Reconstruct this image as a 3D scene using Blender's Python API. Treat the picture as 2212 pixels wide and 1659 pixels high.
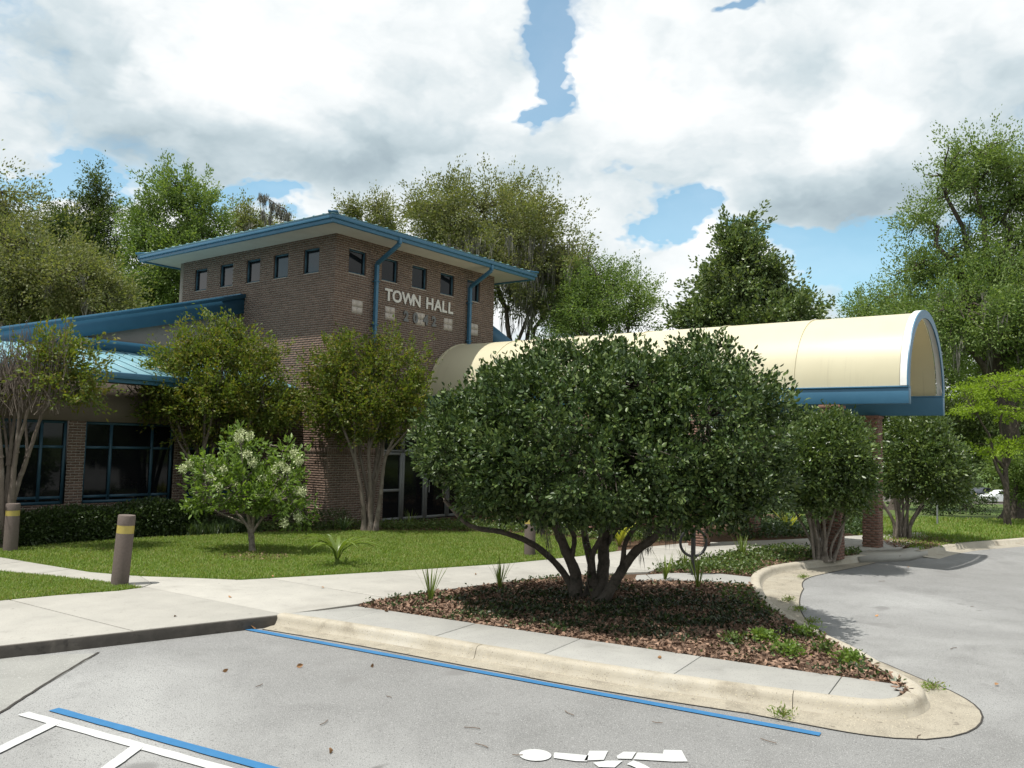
import bpy, math, random
import numpy as np
from mathutils import Matrix, Vector
rng = np.random.default_rng(7); random.seed(7)
for o in list(bpy.data.objects): bpy.data.objects.remove(o)
SC = bpy.context.scene; COL = SC.collection

# ------------------------------------------------------------------ camera
# world frame: X runs along the front of the hall, Y into the building, origin at the tower's front left corner
PW, PH, F, CAMH = 2212., 1659., 1840., 2.4
PITCH, ROLL, YAW = math.radians(4.18), math.radians(1.39), math.radians(37.3)
_u = np.array([math.sin(YAW), math.cos(YAW)]); _v = np.array([-math.cos(YAW), math.sin(YAW)])
_c0 = np.array([-5.14, 24.08])
CAM = np.array([-(_c0@_u), -(_c0@_v), CAMH])
cam = bpy.data.objects.new('camera', bpy.data.cameras.new('camera')); COL.objects.link(cam)
MROT = Matrix.Rotation(-(math.pi/2-YAW), 3, 'Z') @ Matrix.Rotation(math.pi/2+PITCH, 3, 'X') @ Matrix.Rotation(ROLL, 3, 'Z')
cam.matrix_world = Matrix.Translation(CAM) @ MROT.to_4x4()
cam.data.sensor_width = 36; cam.data.lens = F/PW*36; cam.data.clip_start = .1; cam.data.clip_end = 4000
SC.camera = cam
RM = np.array(MROT); RV = np.array([_u[0], _v[0], 0.]); FV = np.array([_u[1], _v[1], 0.])

# ------------------------------------------------------------------ light
SUN_EL, SUN_OFF = math.radians(69), math.radians(20)
sdir = np.array([-math.cos(SUN_OFF)*math.cos(SUN_EL), math.sin(SUN_OFF)*math.cos(SUN_EL), math.sin(SUN_EL)])
sun = bpy.data.objects.new('sun', bpy.data.lights.new('sun', 'SUN')); COL.objects.link(sun)
sun.data.energy = 4.7; sun.data.angle = math.radians(.55); sun.data.color = (1, .96, .89)
sun.rotation_euler = Vector(sdir).to_track_quat('Z', 'Y').to_euler(); sun.location = (-30, 0, 60)
vs = SC.view_settings; vs.view_transform = 'Standard'; vs.look = 'None'; vs.exposure = 0.32; vs.gamma = 1.0; vs.use_curve_mapping = False
SC.render.resolution_x, SC.render.resolution_y = 1024, 768
SC.cycles.max_bounces = 6; SC.cycles.transparent_max_bounces = 6

# ------------------------------------------------------------------ pixel helpers (2212 x 1659 grid)
def ray(x, y): return RM @ np.array([(x-PW/2)/F, -(y-PH/2)/F, -1.])
def G(x, y, z=0.):                       # the point of height z seen at a pixel
    d = ray(x, y); return CAM + d*((z-CAM[2])/d[2])
def at(x, y, dist):                      # the point at a forward distance seen at a pixel
    d = ray(x, y); return CAM + d*(dist/(d@FV))
def az_el(x, y):
    d = ray(x, y); d = d/np.linalg.norm(d); return math.atan2(d@RV, d@FV), math.asin(d[2])

# ------------------------------------------------------------------ node helpers
class NT:
    def __init__(s, tree): s.t = tree; tree.nodes.clear()
    def n(s, typ, ins=None, **kw):
        nd = s.t.nodes.new(typ)
        for k, v_ in kw.items(): setattr(nd, k, v_)
        for k, v_ in (ins or {}).items():
            if isinstance(v_, bpy.types.NodeSocket): s.t.links.new(v_, nd.inputs[k])
            else: nd.inputs[k].default_value = v_
        return nd
    def m(s, op, a, b=None, c=None):
        nd = s.t.nodes.new('ShaderNodeMath'); nd.operation = op
        for i, q in enumerate((a, b, c)):
            if q is None: continue
            if isinstance(q, bpy.types.NodeSocket): s.t.links.new(q, nd.inputs[i])
            else: nd.inputs[i].default_value = q
        return nd.outputs[0]
    def ramp(s, fac, stops, interp='LINEAR'):
        nd = s.t.nodes.new('ShaderNodeValToRGB'); s.t.links.new(fac, nd.inputs[0]); cr = nd.color_ramp; cr.interpolation = interp
        while len(cr.elements) < len(stops): cr.elements.new(.5)
        for e, (p, c) in zip(cr.elements, stops):
            e.position = p; e.color = (c, c, c, 1) if isinstance(c, (int, float)) else (*c, 1)
        return nd.outputs[0]
    def mix(s, fac, a, b, mode='MIX'):
        nd = s.t.nodes.new('ShaderNodeMix'); nd.data_type = 'RGBA'; nd.blend_type = mode
        for i, q in ((0, fac), (6, a), (7, b)):
            if isinstance(q, bpy.types.NodeSocket): s.t.links.new(q, nd.inputs[i])
            else: nd.inputs[i].default_value = q if i == 0 else ((*q, 1) if len(q) == 3 else q)
        return nd.outputs[2]
    def noise(s, scale, detail=4, rough=.55, vec=None, dist=0.):
        nd = s.n('ShaderNodeTexNoise', {'Scale': scale, 'Detail': detail, 'Roughness': rough, 'Distortion': dist})
        if vec is not None: s.t.links.new(vec, nd.inputs['Vector'])
        return nd.outputs[0]

# ------------------------------------------------------------------ sky: Nishita blue with broken cumulus
world = bpy.data.worlds.new('World'); SC.world = world; world.use_nodes = True
w = NT(world.node_tree)
sky = w.n('ShaderNodeTexSky', sky_type='NISHITA'); sky.sun_disc = False; sky.sun_elevation = SUN_EL
sky.sun_rotation = math.atan2(sdir[0], sdir[1]); sky.air_density = 1.0; sky.dust_density = .6; sky.ozone_density = 1.5
dirv = w.n('ShaderNodeTexCoord').outputs['Generated']
def wdot(v_): return w.n('ShaderNodeVectorMath', {0: dirv, 1: tuple(v_)}, operation='DOT_PRODUCT').outputs['Value']
az = w.m('ARCTAN2', wdot(RV), wdot(FV)); el = w.m('ARCSINE', wdot((0, 0, 1)))
mp = w.n('ShaderNodeMapping', {'Vector': dirv, 'Scale': (1, 1, 1.7), 'Location': (3.1, 1.7, .4)}).outputs[0]
warp = w.n('ShaderNodeTexNoise', {'Vector': mp, 'Scale': 5., 'Detail': 5., 'Roughness': .6})
wv = w.n('ShaderNodeVectorMath', {0: warp.outputs['Color'], 1: (.5, .5, .5)}, operation='SUBTRACT').outputs[0]
wv = w.n('ShaderNodeVectorMath', {0: wv, 'Scale': .20}, operation='SCALE').outputs[0]
mpw = w.n('ShaderNodeVectorMath', {0: mp, 1: wv}, operation='ADD').outputs[0]
def shift(v_, d_): return w.n('ShaderNodeVectorMath', {0: v_, 1: d_}, operation='ADD').outputs[0]
n1 = w.noise(3.2, 9, .57, mpw); n2 = w.noise(11., 8, .6, mpw); n3 = w.noise(2.1, 7, .6, mpw)
# relief: compare the density with that a little way towards the light, so tops come out white and bases grey
lift = tuple(float(q_) for q_ in (-RV*.03+np.array([0, 0, .10]))); lift2 = tuple(float(q_)*.38 for q_ in lift)
rel1 = w.m('SUBTRACT', w.noise(3.2, 5, .52, mpw), w.noise(3.2, 4, .52, shift(mpw, lift))); rel2 = w.m('SUBTRACT', n2, w.noise(11., 4, .6, shift(mpw, lift2)))
# wobble the angular coordinates too, so that the gaps get cloud-like edges
wsep = w.n('ShaderNodeSeparateXYZ', {0: wv}).outputs
azw = w.m('ADD', az, w.m('MULTIPLY', wsep[0], 1.5)); elw = w.m('ADD', el, w.m('MULTIPLY', wsep[1], 1.0))
def blob(x, y, rx, ry, amp):
    a, e = az_el(x, y)
    p = w.m('DIVIDE', w.m('SUBTRACT', azw, a), rx/F); q = w.m('DIVIDE', w.m('SUBTRACT', elw, e), ry/F)
    return w.m('MULTIPLY', w.m('EXPONENT', w.m('MULTIPLY', w.m('ADD', w.m('MULTIPLY', p, p), w.m('MULTIPLY', q, q)), -1.)), amp)
def blobs(lst):
    r = None
    for b in lst:
        q = blob(*b); r = q if r is None else w.m('ADD', r, q)
    return r
gaps = blobs([(1180, 20, 65, 110, -.62), (1215, 190, 48, 65, -.60), (1145, 275, 36, 30, -.5), (1420, 468, 55, 48, -.55), (1500, 440, 80, 28, -.5), (1850, 590, 150, 60, -.40), (1690, 480, 90, 26, -.42), (1780, 520, 130, 40, -.3),
              (120, 395, 140, 22, -.50), (560, 425, 90, 22, -.50), (250, 400, 80, 18, -.3), (1640, 8, 50, 14, -.35), (1990, 500, 60, 30, -.2),
              (650, 140, 420, 170, .22), (1600, 200, 420, 190, .22), (1500, 570, 110, 70, .25), (1290, 560, 120, 130, .2), (380, 470, 60, 50, .2), (2130, 420, 90, 60, .1)])
dens = w.m('ADD', w.m('ADD', w.m('MULTIPLY', n1, .8), w.m('MULTIPLY', n2, .26)), w.m('ADD', gaps, .03))
cloud = w.m('MAXIMUM', w.ramp(dens, [(.35, 0.), (.45, .55), (.56, 1.)], 'EASE'), .15)
shade = blobs([(680, 345, 380, 85, .62), (1830, 390, 230, 110, .72), (130, 250, 260, 150, .40), (1760, 140, 170, 70, .38), (960, 150, 140, 110, .16), (200, 60, 220, 90, .25),
               (820, 120, 160, 80, .12), (1500, 655, 160, 55, .2), (2120, 150, 120, 120, .3), (1250, 330, 120, 60, .15), (500, 110, 130, 80, -.3), (1400, 90, 190, 110, -.32),
               (1540, 480, 90, 50, -.35), (1090, 270, 80, 50, -.25), (640, 450, 60, 30, -.25), (400, 320, 40, 30, -.2), (1250, 500, 90, 90, -.1)])
sh = w.m('ADD', w.m('ADD', w.m('MULTIPLY', shade, .78), .21), w.m('ADD', w.m('MULTIPLY', rel1, -2.0), w.m('MULTIPLY', rel2, -.30)))
ccol = w.ramp(sh, [(.0, (1.30, 1.32, 1.32)), (.25, (1.08, 1.14, 1.16)), (.50, (.80, .915, .965)), (.75, (.60, .725, .785)), (1., (.46, .57, .64))])
blue = w.mix(1., sky.outputs[0], (1.15, 1.45, 1.30), 'MULTIPLY')
bg1 = w.n('ShaderNodeBackground', {'Color': blue, 'Strength': .112})
bg2 = w.n('ShaderNodeBackground', {'Color': ccol, 'Strength': .66})
mixs = w.n('ShaderNodeMixShader', {0: cloud, 1: bg1.outputs[0], 2: bg2.outputs[0]})
w.n('ShaderNodeOutputWorld', {0: mixs.outputs[0]})
world.cycles.sampling_method = 'MANUAL'; world.cycles.sample_map_resolution = 512

# ------------------------------------------------------------------ materials
MATS = {}
def material(name):
    m = bpy.data.materials.new(name); m.use_nodes = True; MATS[name] = m; return m, NT(m.node_tree)
def surf(name, c1, c2, scale=8., rough=.85, bump=0., bscale=60., spec=.3, c3=None, big=None, speck=None, metal=0., rnd=0., coat=0.):
    """two-tone noise material; big = (scale, colour, lo, hi) large stains; speck = (scale, colour, threshold) grains; rnd = per-object/island value jitter"""
    m, t = material(name); pos = t.n('ShaderNodeNewGeometry').outputs['Position']
    col = t.mix(t.ramp(t.noise(scale, 6, .6, pos), [(.3, 0.), (.7, 1.)]), c1, c2)
    if big:
        for (s_, c_, lo, hi) in (big if isinstance(big, list) else [big]):
            col = t.mix(t.ramp(t.noise(s_, 5, .6, pos, .4), [(lo, 0.), (hi, 1.)]), col, c_)
    if speck:
        for (s_, c_, th) in (speck if isinstance(speck, list) else [speck]):
            col = t.mix(t.ramp(t.noise(s_, 2, .5, pos), [(th, 0.), (th+.05, 1.)]), col, c_)
    if rnd:
        r = t.n('ShaderNodeNewGeometry').outputs['Random Per Island']; r2 = t.n('ShaderNodeObjectInfo').outputs['Random']
        rr = t.m('FRACT', t.m('ADD', r, r2))
        col = t.mix(1., col, t.ramp(rr, [(0., 1-rnd), (.7, 1.), (1., 1+rnd)]), 'MULTIPLY')
    p = t.n('ShaderNodeBsdfPrincipled', {'Base Color': col, 'Roughness': rough, 'Metallic': metal, 'Specular IOR Level': spec, 'Coat Weight': coat})
    if bump:
        b = t.n('ShaderNodeBump', {'Strength': bump, 'Distance': .02, 'Height': t.noise(bscale, 5, .65, pos)}); t.t.links.new(b.outputs[0], p.inputs['Normal'])
    t.n('ShaderNodeOutputMaterial', {0: p.outputs[0]}); return m
def leafmat(name, cols, trans=.35, rough=.45, spec=.4, clump=1.2):
    """per-leaf random colour plus clump-scale drift, with light passing through the blade"""
    m, t = material(name); geo = t.n('ShaderNodeNewGeometry'); r = geo.outputs['Random Per Island']
    k = t.m('ADD', t.m('MULTIPLY', r, .62), t.m('MULTIPLY', t.noise(clump, 3, .6, geo.outputs['Position']), .55))
    n = len(cols); col = t.ramp(k, [(.12+.76*i/(n-1), c) for i, c in enumerate(cols)])
    p = t.n('ShaderNodeBsdfPrincipled', {'Base Color': col, 'Roughness': rough, 'Specular IOR Level': spec})
    tr = t.n('ShaderNodeBsdfTranslucent', {'Color': t.mix(1., col, (1.25, 1.3, .6), 'MULTIPLY')})
    mx = t.n('ShaderNodeMixShader', {0: trans, 1: p.outputs[0], 2: tr.outputs[0]})
    t.n('ShaderNodeOutputMaterial', {0: mx.outputs[0]}); return m

surf('asphalt', (.190, .191, .187), (.232, .233, .229), 1.3, .92, .7, 70, .25,
     big=[(.22, (.335, .338, .331), .48, .68), (.8, (.15, .15, .147), .55, .80)], speck=[(75., (.125, .125, .124), .60), (62., (.31, .31, .304), .61), (150., (.12, .12, .119), .60), (120., (.35, .35, .343), .61), (1.1, (.19, .189, .185), .66), (2.6, (.165, .163, .158), .73), (7., (.17, .167, .162), .74)])
surf('apron', (.28, .28, .262), (.23, .23, .216), 2.5, .9, .3, 80, .25, big=(1.1, (.19, .19, .178), .55, .75), speck=[(120., (.15, .15, .142), .60), (70., (.36, .36, .34), .62)])
surf('walk', (.365, .352, .318), (.315, .305, .277), 2.2, .88, .2, 120, .25, big=[(.7, (.25, .24, .216), .55, .80), (2.2, (.27, .26, .235), .6, .8)], speck=[(60., (.24, .23, .207), .64), (7., (.22, .21, .19), .70)], rnd=.06)
surf('strip', (.325, .322, .30), (.28, .278, .262), 2.2, .88, .25, 110, .25, big=(1.4, (.205, .202, .185), .55, .8), speck=(70., (.2, .195, .182), .63), rnd=.05)
surf('kerb', (.40, .365, .30), (.335, .303, .243), 3., .88, .3, 90, .25, big=[(2.0, (.19, .165, .125), .55, .78), (.8, (.42, .395, .34), .52, .7)], speck=[(60., (.45, .40, .29), .63), (70., (.18, .158, .125), .64)])
surf('kerbdark', (.082, .074, .066), (.12, .108, .096), 6., .9, .4, 60, .2, big=[(3., (.2, .18, .155), .58, .8), (9., (.05, .046, .042), .58, .75)])
surf('gutter', (.33, .30, .24), (.27, .243, .193), 4., .9, .35, 90, .25, big=[(2.6, (.19, .17, .135), .5, .75), (.9, (.36, .34, .285), .55, .75)], speck=[(55., (.42, .38, .29), .62), (75., (.15, .133, .108), .62), (9., (.17, .15, .12), .68)])
surf('soil', (.075, .05, .035), (.12, .078, .05), 9., .95, .8, 30, .15, speck=(40., (.17, .10, .06), .58))
surf('turf', (.065, .105, .020), (.085, .13, .026), 5., .95, .5, 50, .15, big=(.6, (.085, .12, .03), .5, .75))
surf('terrain', (.05, .09, .02), (.075, .115, .03), .6, .95, .3, 10, .15, big=(.08, (.09, .11, .04), .5, .7))
surf('white_paint', (.50, .51, .505), (.43, .44, .435), 7., .7, .2, 120, .3, speck=[(130., (.42, .42, .42), .66), (14., (.5, .5, .5), .70)])
surf('blue_paint', (.026, .128, .275), (.033, .148, .31), 9., .7, .2, 120, .3, speck=[(130., (.1, .2, .36), .68)])
surf('joint', (.03, .028, .025), (.05, .045, .04), 20., .95)
surf('brick', (.140, .095, .075), (.185, .127, .099), 9., .9, .3, 110, .2, big=[(.45, (.125, .088, .071), .48, .75)], speck=(70., (.13, .08, .062), .64), rnd=.18)
surf('brick_red', (.185, .105, .080), (.235, .138, .105), 9., .9, .3, 110, .2, speck=(70., (.17, .08, .06), .64), rnd=.16)
surf('mortar', (.35, .315, .275), (.31, .278, .242), 14., .95, .3, 120, .2)
surf('stucco', (.20, .165, .138), (.175, .145, .122), 3., .92, .25, 120, .2)  # band and pent soffit: the eave's shade is put into this brown
surf('stucco_grey', (.27, .245, .23), (.24, .218, .205), 3., .92, .25, 120, .2)
surf('soffit', (.40, .375, .33), (.36, .335, .295), 2., .8, 0., 60, .25)
surf('blue_metal', (.034, .118, .20), (.042, .136, .222), 2., .42, 0., 60, .45)
surf('roof_metal', (.19, .36, .42), (.225, .40, .46), 1.5, .30, 0., 60, .5)
surf('frame_blue', (.028, .075, .11), (.038, .09, .13), 4., .45, 0., 60, .4)
surf('frame_grey', (.17, .18, .18), (.21, .22, .22), 4., .45, 0., 60, .4)
surf('glass', (.006, .007, .008), (.007, .008, .010), 2., .04, 0., 60, .26)
surf('glass_upper', (.006, .007, .008), (.007, .008, .010), 2., .05, 0., 60, .6)
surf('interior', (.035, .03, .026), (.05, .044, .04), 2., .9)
surf('letter_silver', (.62, .60, .56), (.54, .52, .49), 9., .45, 0., 60, .4)
surf('letter_bronze', (.135, .137, .138), (.12, .122, .123), 9., .5, 0., 60, .4)
surf('tile', (.46, .41, .365), (.42, .375, .335), 10., .8, .2, 90, .25)
surf('bollard', (.115, .092, .080), (.145, .118, .104), 30., .8, .25, 150, .25)
surf('lens', (.42, .34, .095), (.36, .29, .08), 20., .4, 0., 60, .4)
surf('black_steel', (.012, .012, .013), (.018, .018, .019), 8., .35, 0., 60, .5)
surf('white_plastic', (.75, .75, .72), (.68, .68, .66), 6., .5)
surf('bark_grey', (.17, .145, .12), (.27, .235, .20), 22., .9, .6, 55, .2, big=(6., (.10, .085, .07), .5, .68))
surf('bark_trunk', (.085, .072, .06), (.14, .12, .10), 22., .9, .6, 55, .2, big=(6., (.05, .043, .036), .5, .68))  # darker copy of the grey bark, shade under the crown put into it
surf('bark_pale', (.17, .142, .118), (.115, .092, .075), 6., .8, .4, 30, .25, big=(3.5, (.235, .205, .178), .56, .7))
surf('bark_dark', (.055, .045, .037), (.10, .085, .07), 12., .95, .5, 40, .15)
surf('moss', (.15, .146, .125), (.215, .21, .178), 2., .95, rnd=.3)
surf('litter', (.175, .108, .072), (.285, .19, .138), 18., .9, rnd=.55)
surf('dry_leaf', (.36, .20, .09), (.28, .15, .07), 30., .85, rnd=.3)
surf('twig', (.12, .09, .07), (.17, .13, .10), 20., .9)
surf('petal', (.52, .55, .33), (.44, .50, .26), 14., .7, rnd=.15)
surf('car_white', (.72, .74, .76), (.68, .70, .72), 2., .25, 0., 60, .5, coat=.5)
surf('car_dark', (.03, .035, .045), (.04, .045, .055), 2., .25, 0., 60, .5, coat=.5)
surf('tyre', (.015, .015, .015), (.025, .025, .025), 20., .8)
surf('rim', (.45, .45, .46), (.38, .38, .39), 8., .35, metal=.6)
leafmat('lf_ligustrum', [(.012, .024, .009), (.026, .050, .014), (.042, .076, .021), (.070, .112, .030), (.12, .165, .045)], .14, .42, .34, 3.2)
leafmat('lf_ligustrum_far', [(.028, .050, .016), (.050, .088, .024), (.085, .13, .034), (.12, .165, .04)], .24, .34, .5, 1.4)
leafmat('lf_myrtle', [(.052, .085, .014), (.090, .132, .021), (.135, .178, .028), (.175, .150, .032)], .42, .5, .35, 1.4)
leafmat('lf_flower', [(.075, .125, .022), (.125, .20, .038), (.18, .265, .055)], .42, .42, .4, 2.)
leafmat('lf_oak_olive', [(.085, .108, .044), (.125, .150, .058), (.165, .185, .072), (.205, .205, .088)], .40, .55, .3, .25)
leafmat('lf_oak_green', [(.068, .120, .034), (.105, .170, .048), (.15, .215, .062), (.19, .25, .075)], .40, .5, .3, .25)
leafmat('lf_magnolia', [(.045, .078, .030), (.082, .128, .044), (.13, .18, .06), (.19, .23, .09)], .28, .32, .5, .4)
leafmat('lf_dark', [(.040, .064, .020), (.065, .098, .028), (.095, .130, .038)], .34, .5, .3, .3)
leafmat('lf_lime', [(.14, .215, .018), (.195, .285, .026), (.25, .35, .036)], .48, .5, .3, .6)
leafmat('lf_hedge', [(.022, .040, .012), (.038, .064, .018), (.060, .092, .026)], .22, .4, .4, 2.)
leafmat('lf_strap', [(.075, .12, .020), (.12, .175, .032), (.17, .225, .05)], .34, .35, .45, 2.)
leafmat('lf_variegated', [(.20, .25, .04), (.36, .38, .06), (.48, .47, .10)], .4, .4, .4, 3.)
leafmat('lf_liriope', [(.030, .058, .022), (.050, .088, .032), (.085, .125, .045)], .28, .4, .4, 2.)
leafmat('lf_grass', [(.095, .160, .024), (.130, .208, .032), (.17, .248, .042), (.25, .25, .09)], .40, .55, .3, 1.3)
leafmat('lf_shade', [(.010, .017, .007), (.018, .028, .010), (.030, .044, .015)], .15, .45, .35, 2.)  # near-black creeper leaves, the tree's shadow put into the colour
leafmat('lf_cover', [(.034, .064, .017), (.065, .108, .026), (.115, .16, .036)], .3, .4, .4, 1.5)
# cream vault skin with rain streaks running down from the crown
def vault_mat():
    m, t = material('vault'); pos = t.n('ShaderNodeNewGeometry').outputs['Position']
    st = t.noise(1., 4, .6, t.n('ShaderNodeMapping', {'Vector': pos, 'Scale': (.25, 9., .35)}).outputs[0])
    loc = t.noise(.55, 2, .5, pos)
    z = t.n('ShaderNodeSeparateXYZ', {0: pos}).outputs[2]
    low = t.ramp(t.m('MULTIPLY', t.m('SUBTRACT', 5.2, z), .8), [(0., 0.), (1., 1.)])
    f = t.m('MULTIPLY', t.m('MULTIPLY', t.ramp(st, [(.56, 0.), (.72, 1.)]), t.ramp(loc, [(.50, .05), (.66, .75)])), low)
    col = t.mix(t.ramp(t.noise(.9, 5, .6, pos), [(.35, 0.), (.7, 1.)]), (.63, .592, .432), (.59, .553, .40))
    col = t.mix(f, col, (.30, .27, .19))
    p = t.n('ShaderNodeBsdfPrincipled', {'Base Color': col, 'Roughness': .38, 'Specular IOR Level': .4})
    tr = t.n('ShaderNodeBsdfTranslucent', {'Color': (.85, .72, .36, 1)})
    mx = t.n('ShaderNodeMixShader', {0: .22, 1: p.outputs[0], 2: tr.outputs[0]})
    t.n('ShaderNodeOutputMaterial', {0: mx.outputs[0]})
vault_mat()

# ------------------------------------------------------------------ mesh helpers
def mesh_np(name, V, faces):
    """faces: list of (array n x k)"""
    me = bpy.data.meshes.new(name); V = np.asarray(V, np.float32).reshape(-1, 3)
    fl = [np.asarray(f, np.int32) for f in faces if len(f)]
    tot = np.concatenate([f.ravel() for f in fl]); sizes = np.concatenate([np.full(len(f), f.shape[1], np.int32) for f in fl])
    me.vertices.add(len(V)); me.vertices.foreach_set('co', V.ravel())
    me.loops.add(len(tot)); me.loops.foreach_set('vertex_index', tot)
    me.polygons.add(len(sizes)); st = np.concatenate([[0], np.cumsum(sizes)[:-1]]).astype(np.int32)
    me.polygons.foreach_set('loop_start', st); me.polygons.foreach_set('loop_total', sizes)
    me.update(calc_edges=True); return me
ORI = {}
def empty(name, label, cat, loc, group=None):
    o = bpy.data.objects.new(name, None); COL.objects.link(o); loc = np.array([*loc], float); o.location = loc; o.empty_display_size = .2
    ORI[o.name] = loc; o['label'] = label; o['category'] = cat
    if group: o['group'] = group
    return o
def tag(o, label=None, cat=None, group=None, kind=None):
    for k, v_ in (('label', label), ('category', cat), ('group', group), ('kind', kind)):
        if v_: o[k] = v_
    return o
def link(name, me, mat, parent=None, loc=(0, 0, 0), kind=None, smooth=False):
    o = bpy.data.objects.new(name, me); COL.objects.link(o); o.location = loc
    if mat is not None and not me.materials: me.materials.append(MATS[mat] if isinstance(mat, str) else mat)
    if parent is not None: o.parent = parent; ORI[o.name] = ORI[parent.name]
    else: ORI[o.name] = np.array([*loc], float)
    if kind: o['kind'] = kind
    if smooth: me.polygons.foreach_set('use_smooth', np.ones(len(me.polygons), bool))
    return o
class MB:
    """collects vertices and faces in world coordinates, builds one mesh"""
    def __init__(s): s.v = []; s.f = {}; s.n = 0
    def add(s, V, faces):
        V = np.asarray(V, float).reshape(-1, 3)
        for f in faces: s.f.setdefault(len(f), []).append([i+s.n for i in f])
        s.v.append(V); s.n += len(V); return s
    def addn(s, V, F):
        V = np.asarray(V, float).reshape(-1, 3); F = np.asarray(F)
        if len(F): s.f.setdefault(F.shape[1], []).extend((F+s.n).tolist())
        s.v.append(V); s.n += len(V); return s
    def box(s, x0, x1, y0, y1, z0, z1):
        V = [(x, y, z) for z in (z0, z1) for y in (y0, y1) for x in (x0, x1)]
        return s.add(V, [(0, 2, 3, 1), (4, 5, 7, 6), (0, 1, 5, 4), (2, 6, 7, 3), (0, 4, 6, 2), (1, 3, 7, 5)])
    def prism(s, poly, z0, z1):              # poly: list of xy, counter-clockwise
        n = len(poly); V = [(p[0], p[1], z0) for p in poly]+[(p[0], p[1], z1) for p in poly]
        return s.add(V, [tuple(range(n-1, -1, -1)), tuple(range(n, 2*n))]+[(i, (i+1) % n, n+(i+1) % n, n+i) for i in range(n)])
    def bar(s, a, b, wd, th, up=(0, 0, 1)):  # rectangular bar from a to b
        a, b = np.array(a, float), np.array(b, float); d = (b-a)/np.linalg.norm(b-a); up = np.array(up, float)
        sd = np.cross(d, up); sd /= np.linalg.norm(sd); uu = np.cross(sd, d)
        V = [p+sd*i*wd/2+uu*j*th/2 for p in (a, b) for i, j in ((-1, -1), (1, -1), (1, 1), (-1, 1))]
        return s.add(V, [(0, 1, 2, 3), (7, 6, 5, 4), (0, 4, 5, 1), (1, 5, 6, 2), (2, 6, 7, 3), (3, 7, 4, 0)])
    def tube(s, pts, rad, n=8, caps=True):
        V, Fq = tube(pts, rad, n); s.addn(V, Fq)
        return s
    def lathe(s, c, prof, n=24):             # prof: list of (r, z)
        V = []; Fq = []
        for r, z in prof:
            for k in range(n): a = 2*math.pi*k/n; V.append((c[0]+r*math.cos(a), c[1]+r*math.sin(a), c[2]+z))
        for i in range(len(prof)-1):
            for k in range(n): Fq.append((i*n+k, i*n+(k+1) % n, (i+1)*n+(k+1) % n, (i+1)*n+k))
        return s.add(V, Fq)
    def build(s, name, mat, parent=None, loc=None, kind=None, smooth=False, bevel=0.):
        o0 = ORI[parent.name] if parent is not None else np.array(loc if loc is not None else (0, 0, 0), float)
        me = mesh_np(name, np.concatenate(s.v)-o0, [np.array(f) for f in s.f.values()])
        o = link(name, me, mat, parent, (0, 0, 0) if parent is not None else o0, kind, smooth)
        if bevel:
            b = o.modifiers.new('bevel', 'BEVEL'); b.width = bevel; b.segments = 2; b.limit_method = 'ANGLE'
        return o
def tube(pts, rad, n=8):
    P = np.asarray(pts, float); R = np.broadcast_to(np.asarray(rad, float), (len(P),))
    T = np.gradient(P, axis=0); T /= np.linalg.norm(T, axis=1)[:, None]+1e-9
    up = np.where(np.abs(T[:, 2:3]) > .9, np.array([[1., .13, 0]]), np.array([[0, 0, 1.]]))
    # keep one reference for the whole tube so that it does not twist
    ref = up[0]; A = np.cross(T, ref); A /= np.linalg.norm(A, axis=1)[:, None]+1e-9; B = np.cross(T, A)
    a = np.linspace(0, 2*np.pi, n, endpoint=False)
    V = P[:, None]+R[:, None, None]*(np.cos(a)[None, :, None]*A[:, None]+np.sin(a)[None, :, None]*B[:, None])
    m = len(P); i, k = np.meshgrid(np.arange(m-1), np.arange(n), indexing='ij'); k2 = (k+1) % n
    return V.reshape(-1, 3), np.stack([i*n+k, i*n+k2, (i+1)*n+k2, (i+1)*n+k], -1).reshape(-1, 4)
def curve(pts, m=12):                        # Catmull-Rom through points
    P = np.array(pts, float); 
    if len(P) < 3: t = np.linspace(0, 1, m)[:, None]; return P[0]*(1-t)+P[-1]*t
    Q = np.vstack([2*P[0]-P[1], P, 2*P[-1]-P[-2]]); out = []
    for i in range(1, len(Q)-2):
        t = np.linspace(0, 1, m, endpoint=(i == len(Q)-3))[:, None]; p0, p1, p2, p3 = Q[i-1:i+3]
        out.append(.5*((2*p1)+(-p0+p2)*t+(2*p0-5*p1+4*p2-p3)*t**2+(-p0+3*p1-3*p2+p3)*t**3))
    return np.vstack(out)
def inside(pts, poly):
    poly = np.asarray(poly)[:, :2]; x, y = pts[:, 0], pts[:, 1]; r = np.zeros(len(pts), bool); j = len(poly)-1
    for i in range(len(poly)):
        xi, yi = poly[i]; xj, yj = poly[j]
        with np.errstate(divide='ignore', invalid='ignore'):
            r ^= ((yi > y) != (yj > y)) & (x < (xj-xi)*(y-yi)/(yj-yi+1e-12)+xi)
        j = i
    return r
def scatter(poly, n):
    poly = np.asarray(poly)[:, :2]; lo, hi = poly.min(0), poly.max(0); out = np.zeros((0, 2))
    while len(out) < n:
        p = lo+(hi-lo)*rng.random((n*2, 2)); out = np.vstack([out, p[inside(p, poly)]])
    return out[:n]
def area(poly):
    p = np.asarray(poly)[:, :2]; x, y = p[:, 0], p[:, 1]; return .5*(np.dot(x, np.roll(y, -1))-np.dot(y, np.roll(x, -1)))
def ccw(poly): return list(poly) if area(poly) > 0 else list(poly)[::-1]
def clip(poly, p0, n, d):                    # keep the side (p-p0).n <= d
    out = []; k = len(poly)
    for i in range(k):
        a, b = np.array(poly[i][:2]), np.array(poly[(i+1) % k][:2]); fa, fb = (a-p0)@n-d, (b-p0)@n-d
        if fa <= 0: out.append(a)
        if fa*fb < 0: out.append(a+(b-a)*fa/(fa-fb))
    return out
def px(lst, z=0.): return [G(x, y, z)[:2] for x, y in lst]
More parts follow.
